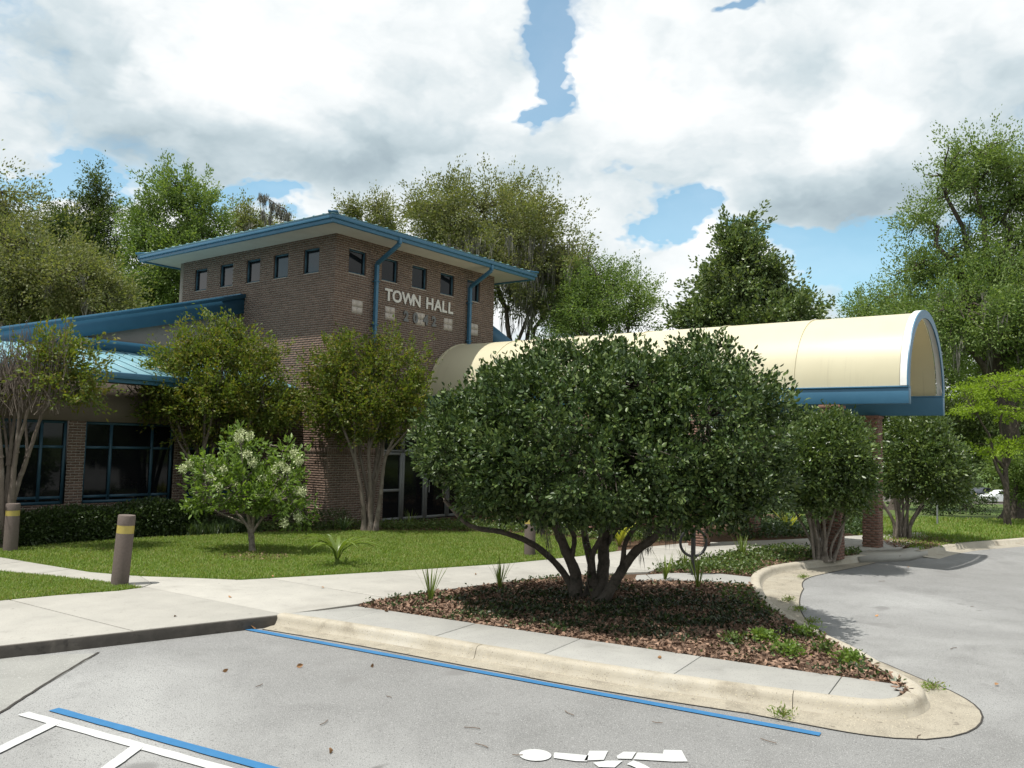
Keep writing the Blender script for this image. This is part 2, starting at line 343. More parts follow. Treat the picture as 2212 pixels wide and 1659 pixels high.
def sheet(name, poly, z, mat, kind='structure', parent=None, thick=0.):
    poly = ccw(poly); mb = MB()
    if thick: mb.prism(poly, z-thick, z)
    else: mb.add([(p[0], p[1], z) for p in poly], [tuple(range(len(poly)))])
    o = mb.build(name, mat, parent, kind=None if parent is not None else kind)
    return o

# ------------------------------------------------------------------ terrain, asphalt, planted ground
def fd(p): return (np.asarray(p)[..., 0]-CAM[0])*FV[0]+(np.asarray(p)[..., 1]-CAM[1])*FV[1]
def terrain_z(p):
    d = fd(p); return -.17-np.clip(d-34, 0, 58)*.043
gs = np.concatenate([[-1500, -700, -300, -150], np.arange(-90, 131, 5.), [160, 220, 320, 500, 800, 1500]])
gx, gy = np.meshgrid(gs, gs, indexing='ij'); V = CAM[:2]+gx.reshape(-1, 1)*RV[:2]+gy.reshape(-1, 1)*FV[:2]
V = np.column_stack([V, terrain_z(V)]); n = len(gs); i, k = np.meshgrid(np.arange(n-1), np.arange(n-1), indexing='ij')
link('terrain', mesh_np('terrain', V, [np.stack([i*n+k, (i+1)*n+k, (i+1)*n+k+1, i*n+k+1], -1).reshape(-1, 4)]), 'terrain', kind='structure', smooth=True)
ROADZ = -.14
def cf(a, b): q = CAM[:2]+a*RV[:2]+b*FV[:2]; return q     # point by sideways / forward metres from the camera
# asphalt lot, subdivided so that the light stains read
sheet('asphalt', [cf(-45, -45), cf(60, -45), cf(60, 31), cf(-45, 31)], ROADZ, 'asphalt')
# island kerb path: the back edge of the kerb top, from the plaza corner round the nose and up to the covered drive
front = [(597, 1330), (750, 1353), (896, 1377), (1028, 1400), (1134, 1417), (1231, 1434), (1436, 1465), (1566, 1483), (1705, 1502), (1830, 1518)]
nose_in = [(1905, 1518), (1948, 1506), (1968, 1488)]
side = [(1929, 1464), (1880, 1436), (1824, 1401), (1754, 1368), (1671, 1321), (1636, 1289), (1622, 1258), (1627, 1240), (1655, 1226), (1712, 1216), (1793, 1207), (1858, 1199)]
fr = np.array(px(front)); tdir = np.gradient(fr, axis=0); tdir /= np.linalg.norm(tdir, axis=1)[:, None]
fr = fr+np.stack([-tdir[:, 1], tdir[:, 0]], -1)*.16
KP = np.vstack([fr, px(nose_in), px(side)]); KP3 = curve(np.column_stack([KP, np.zeros(len(KP))]), 9)
seg = np.linalg.norm(np.diff(KP3, axis=0), axis=1); arc = np.concatenate([[0], np.cumsum(seg)])
S = np.arange(0, arc[-1], .12); KP3 = np.column_stack([np.interp(S, arc, KP3[:, q]) for q in range(3)])
for _ in range(6): KP3[1:-1] = (KP3[:-2]+2*KP3[1:-1]+KP3[2:])/4
T = np.gradient(KP3, axis=0); T /= np.linalg.norm(T, axis=1)[:, None]; NO = np.stack([T[:, 1], -T[:, 0], 0*T[:, 0]], -1)   # outward (to the asphalt)
def nearest_s(x, y):
    p = G(x, y)[:2]; return int(np.argmin(((KP3[:, :2]-p)**2).sum(1)))
i_nose = nearest_s(1960, 1500); i_up = nearest_s(1624, 1250)
# kerb pieces: extruded profile (back edge, rounded nose, battered face, toe), cut by joints
def kerb_piece(i0, i1, parent, prof):
    n_ = len(prof); V = []
    for q in range(i0, i1+1):
        for (o_, z_) in prof: V.append(KP3[q]+NO[q]*o_+np.array([0, 0, z_]))
    m = i1-i0+1; a, b = np.meshgrid(np.arange(m-1), np.arange(n_-1), indexing='ij')
    Fq = np.stack([a*n_+b, (a+1)*n_+b, (a+1)*n_+b+1, a*n_+b+1], -1).reshape(-1, 4)
    mb = MB(); mb.addn(np.array(V), Fq); mb.add(np.array(V[:n_]), [tuple(range(n_))]); mb.add(np.array(V[-n_:]), [tuple(range(n_-1, -1, -1))])
    return mb.build('kerb_stone', 'kerb', parent, smooth=True)
kerb_root = bpy.data.objects.new('kerb', None); COL.objects.link(kerb_root); ORI['kerb'] = np.zeros(3); kerb_root['kind'] = 'structure'
prof = [(0, -.2), (0, .012), (.02, .022), (.11, .022), (.145, .012), (.165, -.012), (.178, -.05), (.20, -.105), (.23, -.128), (.24, -.2)]
joints = [0]+sorted({nearest_s(1028, 1402), nearest_s(1700, 1503), i_nose+9, nearest_s(1790, 1385), nearest_s(1660, 1310), nearest_s(1655, 1226)})+[len(KP3)-1]
extra = []
for a, b in zip(joints[:-1], joints[1:]):
    k_ = max(1, round((b-a)*.12/3.2)); extra += [a+round((b-a)*q/k_) for q in range(k_)]
extra.append(len(KP3)-1)
for a, b in zip(extra[:-1], extra[1:]):
    if b-a < 3: continue
    sv = KP3.copy(); KP3[a] += (KP3[a+1]-KP3[a])*.06; kerb_piece(a, b, kerb_root, prof); KP3[:] = sv
# gutter pan, wide round the nose and in the upper bend
wid = np.interp(np.arange(len(KP3)), [0, nearest_s(1640, 1495), i_nose-4, i_nose+6, i_nose+16, nearest_s(1824, 1401), nearest_s(1671, 1321), i_up, nearest_s(1712, 1216), len(KP3)-1],
                [.42, .50, .70, .64, .42, .36, .50, .95, .75, .4])
V = np.vstack([KP3+NO*.2, KP3+NO*wid[:, None]]); V[:, 2] = ROADZ+.006; V[:len(KP3), 2] += .018; n = len(KP3); q = np.arange(n-1)
link('gutter', mesh_np('gutter', V, [np.stack([q, q+n, q+n+1, q+1], -1)]), 'gutter', kind='structure')
# dark tar line where the pan meets the asphalt
V = np.vstack([KP3+NO*(wid-.004)[:, None], KP3+NO*(wid+.014)[:, None]]); V[:, 2] = ROADZ+.008
link('tar_joint', mesh_np('tar_joint', V, [np.stack([q, q+n, q+n+1, q+1], -1)]), 'joint', kind='structure')

# the raised planted ground behind the kerbs
plaza_front = px([(597, 1330), (300, 1363), (0, 1396)]); d_ = plaza_front[2]-plaza_front[1]; plaza_left = plaza_front[2]+d_/np.linalg.norm(d_)*30
far_kerb = px([(1990, 1192), (2035, 1181), (2085, 1174), (2150, 1169), (2212, 1164)]); fkd = far_kerb[-1]-far_kerb[-2]; far_kerb.append(far_kerb[-1]+fkd/np.linalg.norm(fkd)*9)
base = [plaza_left, *plaza_front[::-1][:2], *(KP3[:, :2]+NO[:, :2]*.02), *far_kerb, cf(75, 34.), cf(-60, 34.)]
sheet('planted_ground', base, -.03, 'soil', thick=.16)
# far kerb beyond the drive
mb = MB(); fk = curve(np.array([[*p, 0] for p in far_kerb]), 6)
Tn = np.gradient(fk, axis=0); Tn /= np.linalg.norm(Tn, axis=1)[:, None]; Nn = np.stack([Tn[:, 1], -Tn[:, 0], 0*Tn[:, 0]], -1)
pr = [(-.16, -.2), (-.16, .01), (-.02, .012), (.02, -.01), (.05, -.12), (.40, -.132), (.40, -.2)]
V = np.array([fk[a]+Nn[a]*o_+np.array([0, 0, z_]) for a in range(len(fk)) for o_, z_ in pr]); a, b = np.meshgrid(np.arange(len(fk)-1), np.arange(len(pr)-1), indexing='ij')
mb.addn(V, np.stack([a*7+b, (a+1)*7+b, (a+1)*7+b+1, a*7+b+1], -1).reshape(-1, 4)); mb.build('far_kerb', 'kerb', kind='structure', smooth=False)

# lawns
lawn_a = px([(-60, 1188), (60, 1182), (260, 1164), (420, 1158), (560, 1151), (780, 1146), (960, 1148), (1130, 1153), (1250, 1163), (1330, 1172), (1330, 1190), (1250, 1201), (1100, 1216), (900, 1230), (700, 1242), (520, 1252), (400, 1247), (305, 1244), (195, 1235), (0, 1203), (-60, 1196)])
lawn_b = px([(-200, 1208), (0, 1236), (110, 1246), (230, 1259), (306, 1270), (255, 1277), (130, 1286), (0, 1298), (-200, 1318)])
lawn_c = px([(1990, 1189), (2085, 1171), (2260, 1158)])+[cf(60, 33.8), cf(10.5, 33.8)]
for nm, pl in (('lawn', lawn_a), ('lawn', lawn_b), ('far_lawn', lawn_c)): sheet(nm, pl, -.006, 'turf', thick=.02)

# concrete walks, one object per slab with open joints
def slabs(rootname, poly, p0, dirv_, pitch, mat, z=.012, lo=-30, hi=60, gap=.022, cross=None, thick=.15):
    root = bpy.data.objects.new(rootname, None); COL.objects.link(root); ORI[root.name] = np.zeros(3); root['kind'] = 'structure'
    dn = np.array(dirv_, float)[:2]; dn /= np.linalg.norm(dn); p0 = np.array(p0)[:2]; poly = ccw(poly)
    for k_ in range(lo, hi):
        c = clip(poly, p0, dn, (k_+1)*pitch-gap/2)
        if len(c) < 3: continue
        c = clip(c, p0, -dn, -(k_*pitch+gap/2))
        if len(c) < 3 or abs(area(c)) < .02: continue
        cells = [c]
        if cross is not None:
            cn = np.array([-dn[1], dn[0]]); f1 = clip(c, np.array(cross)[:2], cn, -gap/2); f2 = clip(c, np.array(cross)[:2], -cn, -gap/2); cells = [f for f in (f1, f2) if len(f) > 2 and abs(area(f)) > .02]
        for f in cells:
            mb = MB(); mb.prism(ccw(f), z-thick, z+random.uniform(-.002, .002)); mb.build('slab', mat, root, bevel=.006)
    return root
walk1 = px([(-240, 1324), (0, 1299), (130, 1287), (255, 1278), (306, 1271), (330, 1262), (305, 1246), (400, 1249), (520, 1254), (700, 1244), (900, 1232), (1100, 1218), (1250, 1203), (1330, 1192), (1400, 1182), (1480, 1174), (1700, 1166), (1990, 1150), (2010, 1160), (1940, 1186), (1800, 1190), (1700, 1184), (1600, 1190), (1530, 1206), (1460, 1220), (1400, 1236), (1290, 1240), (1200, 1246), (1080, 1259), (930, 1279), (850, 1290), (770, 1306), (597, 1330), (300, 1363), (0, 1396), (-300, 1430)])
j1a, j1b = G(333, 1273)[:2], G(595, 1325)[:2]; jd = j1b-j1a; jn = np.array([-jd[1], jd[0]]); jn /= np.linalg.norm(jn)
if jn@(G(900, 1260)[:2]-j1a) < 0: jn = -jn
j2 = G(73, 1310)[:2]; pitch = abs((j2-j1a)@jn)
slabs('walkway', walk1, j1a, jn, pitch if 1. < pitch < 3.2 else 1.8, 'walk')
walk2 = px([(-200, 1178), (0, 1205), (195, 1237), (303, 1246), (328, 1262), (306, 1269), (230, 1257), (110, 1244), (0, 1234), (-200, 1206)])
a2, b2 = G(0, 1220)[:2], G(300, 1258)[:2]; slabs('side_path', walk2, a2, b2-a2, 1.5, 'walk', z=.010)
# stained edge of the plaza slab towards the lot, its unlit face painted dark
mb = MB(); e0, e1 = plaza_left, plaza_front[0]; ed = (e1-e0)/np.linalg.norm(e1-e0); en = np.array([ed[1], -ed[0]])
mb.prism(ccw([e0+en*.004, e1+en*.004, e1+en*.035, e0+en*.035]), -.2, .006); mb.build('plaza_edge', 'kerbdark', kind='structure', bevel=.008)
# concrete strip between kerb and mulch
ii = np.arange(0, i_nose-1); inner = KP3[ii, :2]
strip = list(inner)+px([(1955, 1487), (1935, 1479), (1700, 1446), (1500, 1417), (1350, 1395), (1200, 1373), (1000, 1344), (770, 1310), (690, 1320)])
sd = inner[40]-inner[5]; slabs('kerb_strip', strip, G(1506, 1424)[:2], sd, 1.55, 'strip', z=.008, gap=.010)
bike_pad = px([(1375, 1243), (1460, 1238), (1560, 1240), (1624, 1247), (1624, 1262), (1540, 1256), (1450, 1253), (1370, 1254)])
slabs('bike_pad', bike_pad, G(1400, 1245)[:2], G(1600, 1250)[:2]-G(1400, 1245)[:2], 2.2, 'strip', z=.006)
# mulch beds
mulch = px([(770, 1309), (850, 1292), (930, 1281), (1080, 1261), (1200, 1248), (1290, 1242), (1370, 1256), (1450, 1256), (1540, 1259), (1622, 1266)])+list(KP3[np.arange(i_up, i_nose-2, -1), :2])+px([(1935, 1478), (1700, 1445), (1500, 1416), (1350, 1394), (1200, 1372), (1000, 1343)])
bed2 = px([(1400, 1238), (1460, 1222), (1530, 1208), (1600, 1192), (1700, 1186), (1800, 1192), (1860, 1196)])+list(KP3[np.arange(len(KP3)-1, i_up+3, -1), :2])+px([(1560, 1239), (1460, 1237)])
sheet('mulch_bed', mulch, -.012, 'soil', thick=.015); sheet('mulch_bed', bed2, -.012, 'soil', thick=.015)
sheet('drive_ramp', px([(1795, 1192), (1940, 1188), (1994, 1178), (2004, 1190), (1965, 1199), (1858, 1204)]), .002, 'walk', thick=.14)
bed3 = px([(1905, 1168), (1960, 1158), (2030, 1163), (2060, 1172), (2000, 1188), (1992, 1178), (1930, 1184)])
sheet('mulch_bed', bed3, .006, 'soil', thick=.02)
# apron slab left of the lot, its tarred joint
sheet('concrete_apron', px([(213, 1412), (0, 1540), (-200, 1660), (-900, 1500), (-300, 1450), (0, 1419)], ROADZ), ROADZ+.005, 'apron')
def ribbon(pts, wd, z, name, mat, parent=None, kind=None):
    P = np.array([[*p[:2], z] for p in pts]); P = P; Tt = np.gradient(P, axis=0); Tt /= np.linalg.norm(Tt, axis=1)[:, None]; Nn_ = np.stack([Tt[:, 1], -Tt[:, 0], 0*Tt[:, 0]], -1)
    V = np.vstack([P-Nn_*wd/2, P+Nn_*wd/2]); n_ = len(P); q_ = np.arange(n_-1); mb = MB(); mb.addn(V, np.stack([q_, q_+n_, q_+n_+1, q_+1], -1)); return mb.build(name, mat, parent, kind=kind)
jl = curve(np.array([[*p, 0] for p in px([(213, 1410), (150, 1447), (70, 1497), (0, 1541), (-120, 1615)], ROADZ)]), 6); jl[:, :2] += rng.normal(0, .006, (len(jl), 2))
ribbon(jl, .03, ROADZ+.009, 'tar_joint', 'joint', kind='structure')
# far car park, lower down
lotz = terrain_z(cf(60, 97)[None])[0]+.02
sheet('far_car_park', [cf(20, 93), cf(110, 93), cf(110, 112), cf(20, 112)], lotz, 'kerbdark')

# ------------------------------------------------------------------ painted markings
def stripe(a, b, wd, parent, mat, z=ROADZ+.010, nm='stripe'):
    a, b = G(*a, ROADZ)[:2], G(*b, ROADZ)[:2]; m_ = 24; t = np.linspace(0, 1, m_)[:, None]; P = a*(1-t)+b*t
    d = (b-a)/np.linalg.norm(b-a); n_ = np.array([d[1], -d[0]])
    L = P-n_*(wd/2+rng.normal(0, .0025, (m_, 1))); R = P+n_*(wd/2+rng.normal(0, .0025, (m_, 1)))
    V = np.column_stack([np.vstack([L, R]), np.full(2*m_, z)]); q_ = np.arange(m_-1); mb = MB(); mb.addn(V, np.stack([q_, q_+m_, q_+m_+1, q_+1], -1))
    return mb.build(nm, mat, parent)
bl = stripe((534, 1360), (1772, 1588), .105, None, 'blue_paint', nm='blue_stripe'); tag(bl, 'long blue painted line beside the tan kerb of the planted island', 'road marking')
bl2 = stripe((116, 1534), (700, 1695), .105, None, 'blue_paint', nm='blue_stripe'); tag(bl2, 'short blue painted line beside the white hatched aisle', 'road marking')
g0 = G(113, 1560, ROADZ); aisle = empty('access_aisle', 'white painted access aisle with diagonal cross stripes on asphalt', 'road marking', (g0[0], g0[1], ROADZ))
stripe((50, 1543), (620, 1702), .11, aisle, 'white_paint'); stripe((118, 1564), (-130, 1685), .11, aisle, 'white_paint', ROADZ+.013); stripe((296, 1616), (60, 1790), .11, aisle, 'white_paint', ROADZ+.013)
# wheelchair symbol, lying with its head to the left; drawn in its own metres, then laid along the bay
sa, sb = G(1150, 1633, ROADZ)[:2], G(1455, 1641, ROADZ)[:2]; ex = (sb-sa)/np.linalg.norm(sb-sa); LS = np.linalg.norm(sb-sa); ey = np.array([ex[1], -ex[0]])  # ey towards the camera
sym = empty('wheelchair_symbol', 'white wheelchair symbol painted on grey asphalt between blue lines', 'road marking', (*sa, ROADZ))
def sp(poly, dz=.010):
    mb = MB(); pts = [sa+ex*p[0]*LS+ey*p[1]*LS for p in poly]; pts = ccw(pts); mb.add([(p[0], p[1], ROADZ+dz) for p in pts], [tuple(range(len(pts)))]); mb.build('symbol_stroke', 'white_paint', sym)
sp([(.115*math.cos(a)+.02, .115*math.sin(a)+.0) for a in np.linspace(0, 2*math.pi, 20, endpoint=False)])
sp([(.15, .0), (.16, -.06), (.40, -.02), (.38, .10), (.30, .10), (.15, .05)])
sp([(.36, .085), (.415, -.11), (.55, -.12), (.50, .06)]); sp([(.42, .12), (.52, .075), (.63, .07), (.56, .2), (.45, .2)]); sp([(.60, -.02), (.66, -.11), (.75, -.11), (.70, .03), (.60, .03)])
sp([(.71, .035), (.76, -.10), (.94, -.09), (.96, -.17), (1.09, -.17), (1.09, .05), (.98, .06)])
ring = [(.52+.30*math.cos(a), .30+.30*math.sin(a)) for a in np.linspace(-.9, 2.9, 22)]; ring2 = [(.52+.21*math.cos(a), .30+.21*math.sin(a)) for a in np.linspace(2.9, -.9, 22)]
mb = MB(); R1 = [sa+ex*p[0]*LS+ey*p[1]*LS for p in ring]; R2 = [sa+ex*p[0]*LS+ey*p[1]*LS for p in ring2[::-1]]
V = [(p[0], p[1], ROADZ+.012) for p in R1+R2]; mb.add(V, [(q_, q_+1, q_+23, q_+22) for q_ in range(21)]); mb.build('symbol_stroke', 'white_paint', sym)

# ------------------------------------------------------------------ the hall
hall = empty('town_hall', 'brown brick town hall with square tower and teal blue metal roofs', 'building', (0, 0, 0))
TW, TD, ST = 7.3, 7.75, 8.38                 # tower front, tower depth, soffit height
BL, BH = .2083, .0677
def wall_rects(x0, x1, z0, z1, holes):
    xs = sorted({x0, x1, *[min(max(h[q], x0), x1) for h in holes for q in (0, 1)]}); zs = sorted({z0, z1, *[min(max(h[q], z0), z1) for h in holes for q in (2, 3)]})
    out = []
    for a, b in zip(xs[:-1], xs[1:]):
        for c, d in zip(zs[:-1], zs[1:]):
            mx, mz = (a+b)/2, (c+d)/2
            if b-a > 1e-4 and d-c > 1e-4 and not any(h[0] < mx < h[1] and h[2] < mz < h[3] for h in holes): out.append((a, b, c, d))
    return out
def brick_rects(x0, x1, z0, z1, holes, soldier=None, off=0.):
    """running bond; returns whole bricks and cut bricks as (a, b, c, d)"""
    whole, cut = [], []; k_ = 0; z = z0
    while z < z1-.03:
        if soldier and abs(z-soldier) < BH/2:
            zc, zd = z+.007, z+3*BH-.007; x = x0
            while x < x1-.03:
                r = (x+.007, min(x+BH, x1)-.007, zc, zd)
                if not any(h[0] < r[1] and h[1] > r[0] and h[2] < zd-.01 and h[3] > zc+.01 for h in holes): cut.append(r)
                x += BH
            z += 3*BH; k_ += 3; continue
        zc, zd = z+.007, z+BH-.007; x = x0-(BL/2 if k_ % 2 else 0)+off
        while x < x1:
            a, b = max(x+.007, x0), min(x+BL-.007, x1); segs = [(a, b)] if b-a > .02 else []
            for h in holes:
                if h[2] < zd-.012 and h[3] > zc+.012:
                    ns = []
                    for (p, q_) in segs:
                        if h[1] <= p or h[0] >= q_: ns.append((p, q_))
                        else:
                            if h[0]-p > .02: ns.append((p, h[0]))
                            if q_-h[1] > .02: ns.append((h[1], q_))
                    segs = ns
            for (p, q_) in segs: (whole if abs(q_-p-(BL-.014)) < 1e-3 else cut).append((p, q_, zc, zd))
            x += BL
        z += BH; k_ += 1
    return whole, cut
def wall_frame(axis, off, sgn):              # maps (s, out, z) to world; out is distance proud of the wall plane
    if axis == 'x': return lambda s, o_, z: (s, off+sgn*o_, z)
    return lambda s, o_, z: (off+sgn*o_, s, z)
def fbox(mb, fr_, a, b, o0, o1, c, d):
    P = [fr_(s, o_, z) for z in (c, d) for o_ in (o0, o1) for s in (a, b)]
    mb.add(P, [(0, 2, 3, 1), (4, 5, 7, 6), (0, 1, 5, 4), (2, 6, 7, 3), (0, 4, 6, 2), (1, 3, 7, 5)])
BRICKME = {}
def place_bricks(parent, fr_, rects, axis, mat):
    key = (axis, mat)
    if key not in BRICKME:
        m_ = MB(); L2, H2 = (BL-.014)/2, (BH-.014)/2
        if axis == 'x': m_.box(-L2, L2, -.012, .007, -H2, H2)
        else: m_.box(-.012, .007, -L2, L2, -H2, H2)
        me = mesh_np('brick', np.concatenate(m_.v), [np.array(f) for f in m_.f.values()]); me.materials.append(MATS[mat]); BRICKME[key] = me
    for (a, b, c, d) in rects:
        p = np.array(fr_((a+b)/2, 0, (c+d)/2))-ORI[parent.name]; link('brick', BRICKME[key], None, parent, p)
def brick_face(parent, axis, off, sgn, x0, x1, z0, z1, holes, mat='brick', mort='mortar', soldier=None, pick=None, nm='wall', ofs=0.):
    fr_ = wall_frame(axis, off, sgn); mb = MB()
    for (a, b, c, d) in wall_rects(x0, x1, z0, z1, holes):
        P = [fr_(a, 0, c), fr_(b, 0, c), fr_(b, 0, d), fr_(a, 0, d)]; mb.add(P, [(0, 1, 2, 3)])
    rvs = []
    for h in holes:                          # reveals
        if len(h) > 4 and h[4] == 0: continue
        rv = MB(); rvs.append(rv)
        for (p, q_) in (((h[0], h[2]), (h[1], h[2])), ((h[1], h[2]), (h[1], h[3])), ((h[1], h[3]), (h[0], h[3])), ((h[0], h[3]), (h[0], h[2]))):
            rv.add([fr_(p[0], 0, p[1]), fr_(q_[0], 0, q_[1]), fr_(q_[0], -.22, q_[1]), fr_(p[0], -.22, p[1])], [(0, 1, 2, 3)])
    wall = mb.build(nm, mort, parent)
    for rv in rvs: rv.build('reveal', mat, wall)
    whole, cut = brick_rects(x0, x1, z0, z1, holes, soldier, ofs); chosen = []
    if pick:
        chosen = [r for r in whole if pick(r)]; cs = set(chosen); whole = [r for r in whole if r not in cs]
        place_bricks(parent, fr_, chosen, axis, mat)
    mb = MB()
    for r in whole+cut: fbox(mb, fr_, r[0], r[1], -.004, .006, r[2], r[3])
    mb.build('brickwork', mat, parent, kind='stuff'); return wall
def window(parent, fr_, a, b, c, d, bars_v=(), bars_h=(), depth=.13, fw=.055, mat='frame_blue', nm='window', glass='glass'):
    mb = MB(); o0, o1 = -depth-.05, -depth+.03
    fbox(mb, fr_, a, a+fw, o0, o1, c, d); fbox(mb, fr_, b-fw, b, o0, o1, c, d); fbox(mb, fr_, a+fw, b-fw, o0, o1, c, c+fw); fbox(mb, fr_, a+fw, b-fw, o0, o1, d-fw, d)
    for s in bars_v: fbox(mb, fr_, s-fw/2, s+fw/2, o0+.003, o1-.003, c+fw, d-fw)
    vs_ = [a+fw, *[q_ for s in bars_v for q_ in (s-fw/2, s+fw/2)], b-fw]
    for z in bars_h:
        for k_ in range(0, len(vs_), 2): fbox(mb, fr_, vs_[k_], vs_[k_+1], o0+.006, o1-.006, z-fw/2, z+fw/2)
    f = mb.build(nm, mat, parent)
    zs_ = [c+fw, *[q_ for z in bars_h for q_ in (z-fw/2, z+fw/2)], d-fw]
    for k_ in range(0, len(vs_), 2):
        for m_ in range(0, len(zs_), 2):
            g_ = MB(); t1, t2 = random.uniform(-.004, .004), random.uniform(-.004, .004); P = [fr_(vs_[k_]-.01, -depth-.02+t1, zs_[m_]-.01), fr_(vs_[k_+1]+.01, -depth-.02+t2, zs_[m_]-.01), fr_(vs_[k_+1]+.01, -depth-.02+t2, zs_[m_+1]+.01), fr_(vs_[k_]-.01, -depth-.02+t1, zs_[m_+1]+.01)]
            g_.add(P, [(0, 1, 2, 3)]); g_.build('pane', glass, f)
    return f
# openings
wf = [(x-.03, x+.65, 7.34, 8.04) for x in (.53, 1.85, 3.17, 4.50, 5.86)]
wl = [(y-.03, y+.67, 7.33, 8.06) for y in (.74, 2.16, 3.53, 4.95, 6.38)]
tiles = [(x, x+.41, 6.17, 6.55) for x in (.68, 2.02, 3.36, 4.70, 6.04)]
doorhole = (2.2, 7.0, 0., 2.75)
# front face (y = 0, facing -Y) and left face (x = 0, facing -X)
brick_face(hall, 'x', 0, -1, 0, TW, 0, ST, wf+[(*t_, 0) for t_ in tiles]+[doorhole], soldier=30*BH)
campos = CAM
brick_face(hall, 'y', 0, -1, 0, TD, 0, ST, wl, soldier=30*BH, pick=lambda r: r[0] > .03 and r[1] < 1.35 and .95 < r[2] < 5.05, ofs=-.10)
brick_face(hall, 'y', TW, 1, 0, TD, 0, ST, [], mort='mortar')
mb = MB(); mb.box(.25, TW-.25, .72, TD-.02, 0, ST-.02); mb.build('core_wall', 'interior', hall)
mb = MB(); mb.box(0, TW, TD, TD+.2, 0, ST); mb.build('back_wall', 'mortar', hall)
for (a, b, c, d) in wf: window(hall, wall_frame('x', 0, -1), a, b, c, d, depth=.085, fw=.045)
for (a, b, c, d) in wl: window(hall, wall_frame('y', 0, -1), a, b, c, d, depth=.07, fw=.04, glass='glass_upper')
for (a, b, c, d) in tiles:
    mb = MB(); e_ = .0025; xm, zm = (a+b)/2, (c+d)/2
    for (p, q_, r_, s_) in ((a, xm-e_, c, zm-e_), (xm+e_, b, c, zm-e_), (a, xm-e_, zm+e_, d), (xm+e_, b, zm+e_, d)): mb.box(p, q_, -.016, .05, r_, s_)
    mb.box(a, b, .0, .05, c, d)
    mb.build('tile', 'tile', hall)
# letters
def letter(ch, x, z, h, mat, nm='letter', depth=.03, ext=.012, wscale=1.):
    cu = bpy.data.curves.new(nm, 'FONT'); cu.body = ch; cu.size = 1; cu.extrude = ext/h*.7; cu.offset = .028 if nm == 'letter' else .045; ob = bpy.data.objects.new('tmp', cu); COL.objects.link(ob)
    bpy.context.view_layer.update(); me = bpy.data.meshes.new_from_object(ob.evaluated_get(bpy.context.evaluated_depsgraph_get())); bpy.data.objects.remove(ob); bpy.data.curves.remove(cu)
    co = np.empty(len(me.vertices)*3, np.float32); me.vertices.foreach_get('co', co); co = co.reshape(-1, 3)
    lo, hi = co.min(0), co.max(0); s = h/(hi[1]-lo[1]); wd = (hi[0]-lo[0])*s*wscale
    X = (co[:, 0]-lo[0])*s*wscale+x; Z = (co[:, 1]-lo[1])*s+z; Y = -depth-co[:, 2]*s
    me.vertices.foreach_set('co', np.stack([X, Y, Z], -1).astype(np.float32).ravel()); me.update(); me.materials.clear()
    link(nm, me, mat, hall, (0, 0, 0)); return wd
x = 1.96
adv = {'T': .36, 'O': .44, 'W': .56, 'N': .40, ' ': .30, 'H': .41, 'A': .45, 'L': .34}
xs_, x = [], 1.96
total = sum(adv[c] for c in 'TOWN HALL'); sc_ = (5.17-1.96)/total
for ch in 'TOWN HALL':
    if ch != ' ': letter(ch, x, 6.73, .38, 'letter_silver', wscale=1.0)
    x += adv[ch]*sc_
x = 2.80
for ch, a_ in zip('2042', (.42, .46, .40, .4)): letter(ch, x, 6.20, .34, 'letter_bronze', 'numeral', wscale=.95); x += a_
# soffit, fascia gutter, hip roof with standing seams
OV = 1.04
mb = MB(); mb.box(-OV+.06, TW+OV-.06, -OV+.06, TD+OV-.06, ST, ST+.04); mb.build('soffit', 'soffit', hall)
def ring_box(x0, x1, y0, y1, t_, z0, z1, nm, mat, parent):
    mb = MB(); mb.box(x0, x1, y0, y0+t_, z0, z1); mb.box(x0, x1, y1-t_, y1, z0, z1); mb.box(x0, x0+t_, y0+t_, y1-t_, z0, z1); mb.box(x1-t_, x1, y0+t_, y1-t_, z0, z1); return mb.build(nm, mat, parent, bevel=.012)
ring_box(-OV, TW+OV, -OV, TD+OV, .08, ST-.05, ST+.13, 'fascia', 'blue_metal', hall)
ring_box(-OV-.05, TW+OV+.05, -OV-.05, TD+OV+.05, .13, ST+.06, ST+.17, 'gutter', 'blue_metal', hall)
ez, rx0, rx1, ry0, ry1 = ST+.19, -OV-.07, TW+OV+.07, -OV-.07, TD+OV+.07
cx, hw = (rx0+rx1)/2, (rx1-rx0)/2; rise = hw*.12; yr0, yr1 = ry0+hw, ry1-hw
if yr1 < yr0: yr0 = yr1 = (ry0+ry1)/2
mb = MB(); mb.add([(rx0, ry0, ez), (rx1, ry0, ez), (rx1, ry1, ez), (rx0, ry1, ez), (cx, yr0, ez+rise), (cx, yr1, ez+rise)], [(0, 1, 4), (1, 2, 5, 4), (2, 3, 5), (3, 0, 4, 5), (3, 2, 1, 0)])
troof = mb.build('roof', 'roof_metal', hall)
mb = MB()
for (a, b) in (((rx0, ry0, ez), (cx, yr0, ez+rise)), ((rx1, ry0, ez), (cx, yr0, ez+rise)), ((rx0, ry1, ez), (cx, yr1, ez+rise)), ((rx1, ry1, ez), (cx, yr1, ez+rise)), ((cx, yr0, ez+rise), (cx, yr1, ez+rise))): mb.bar(np.array(a)+[0, 0, .03], np.array(b)+[0, 0, .03], .26, .05)
mb.build('ridge_cap', 'blue_metal', troof)
SEAM = .41
def seam(a, b, parent):
    mb = MB(); mb.bar(np.array(a)+[0, 0, .012], np.array(b)+[0, 0, .012], .03, .03); mb.build('seam', 'roof_metal', parent)
for k_ in range(1, int((rx1-rx0)/SEAM)):
    xx = rx0+k_*SEAM; r_ = min(xx-rx0, rx1-xx)/hw; seam((xx, ry0, ez), (xx, ry0+(yr0-ry0)*r_, ez+rise*r_), troof)
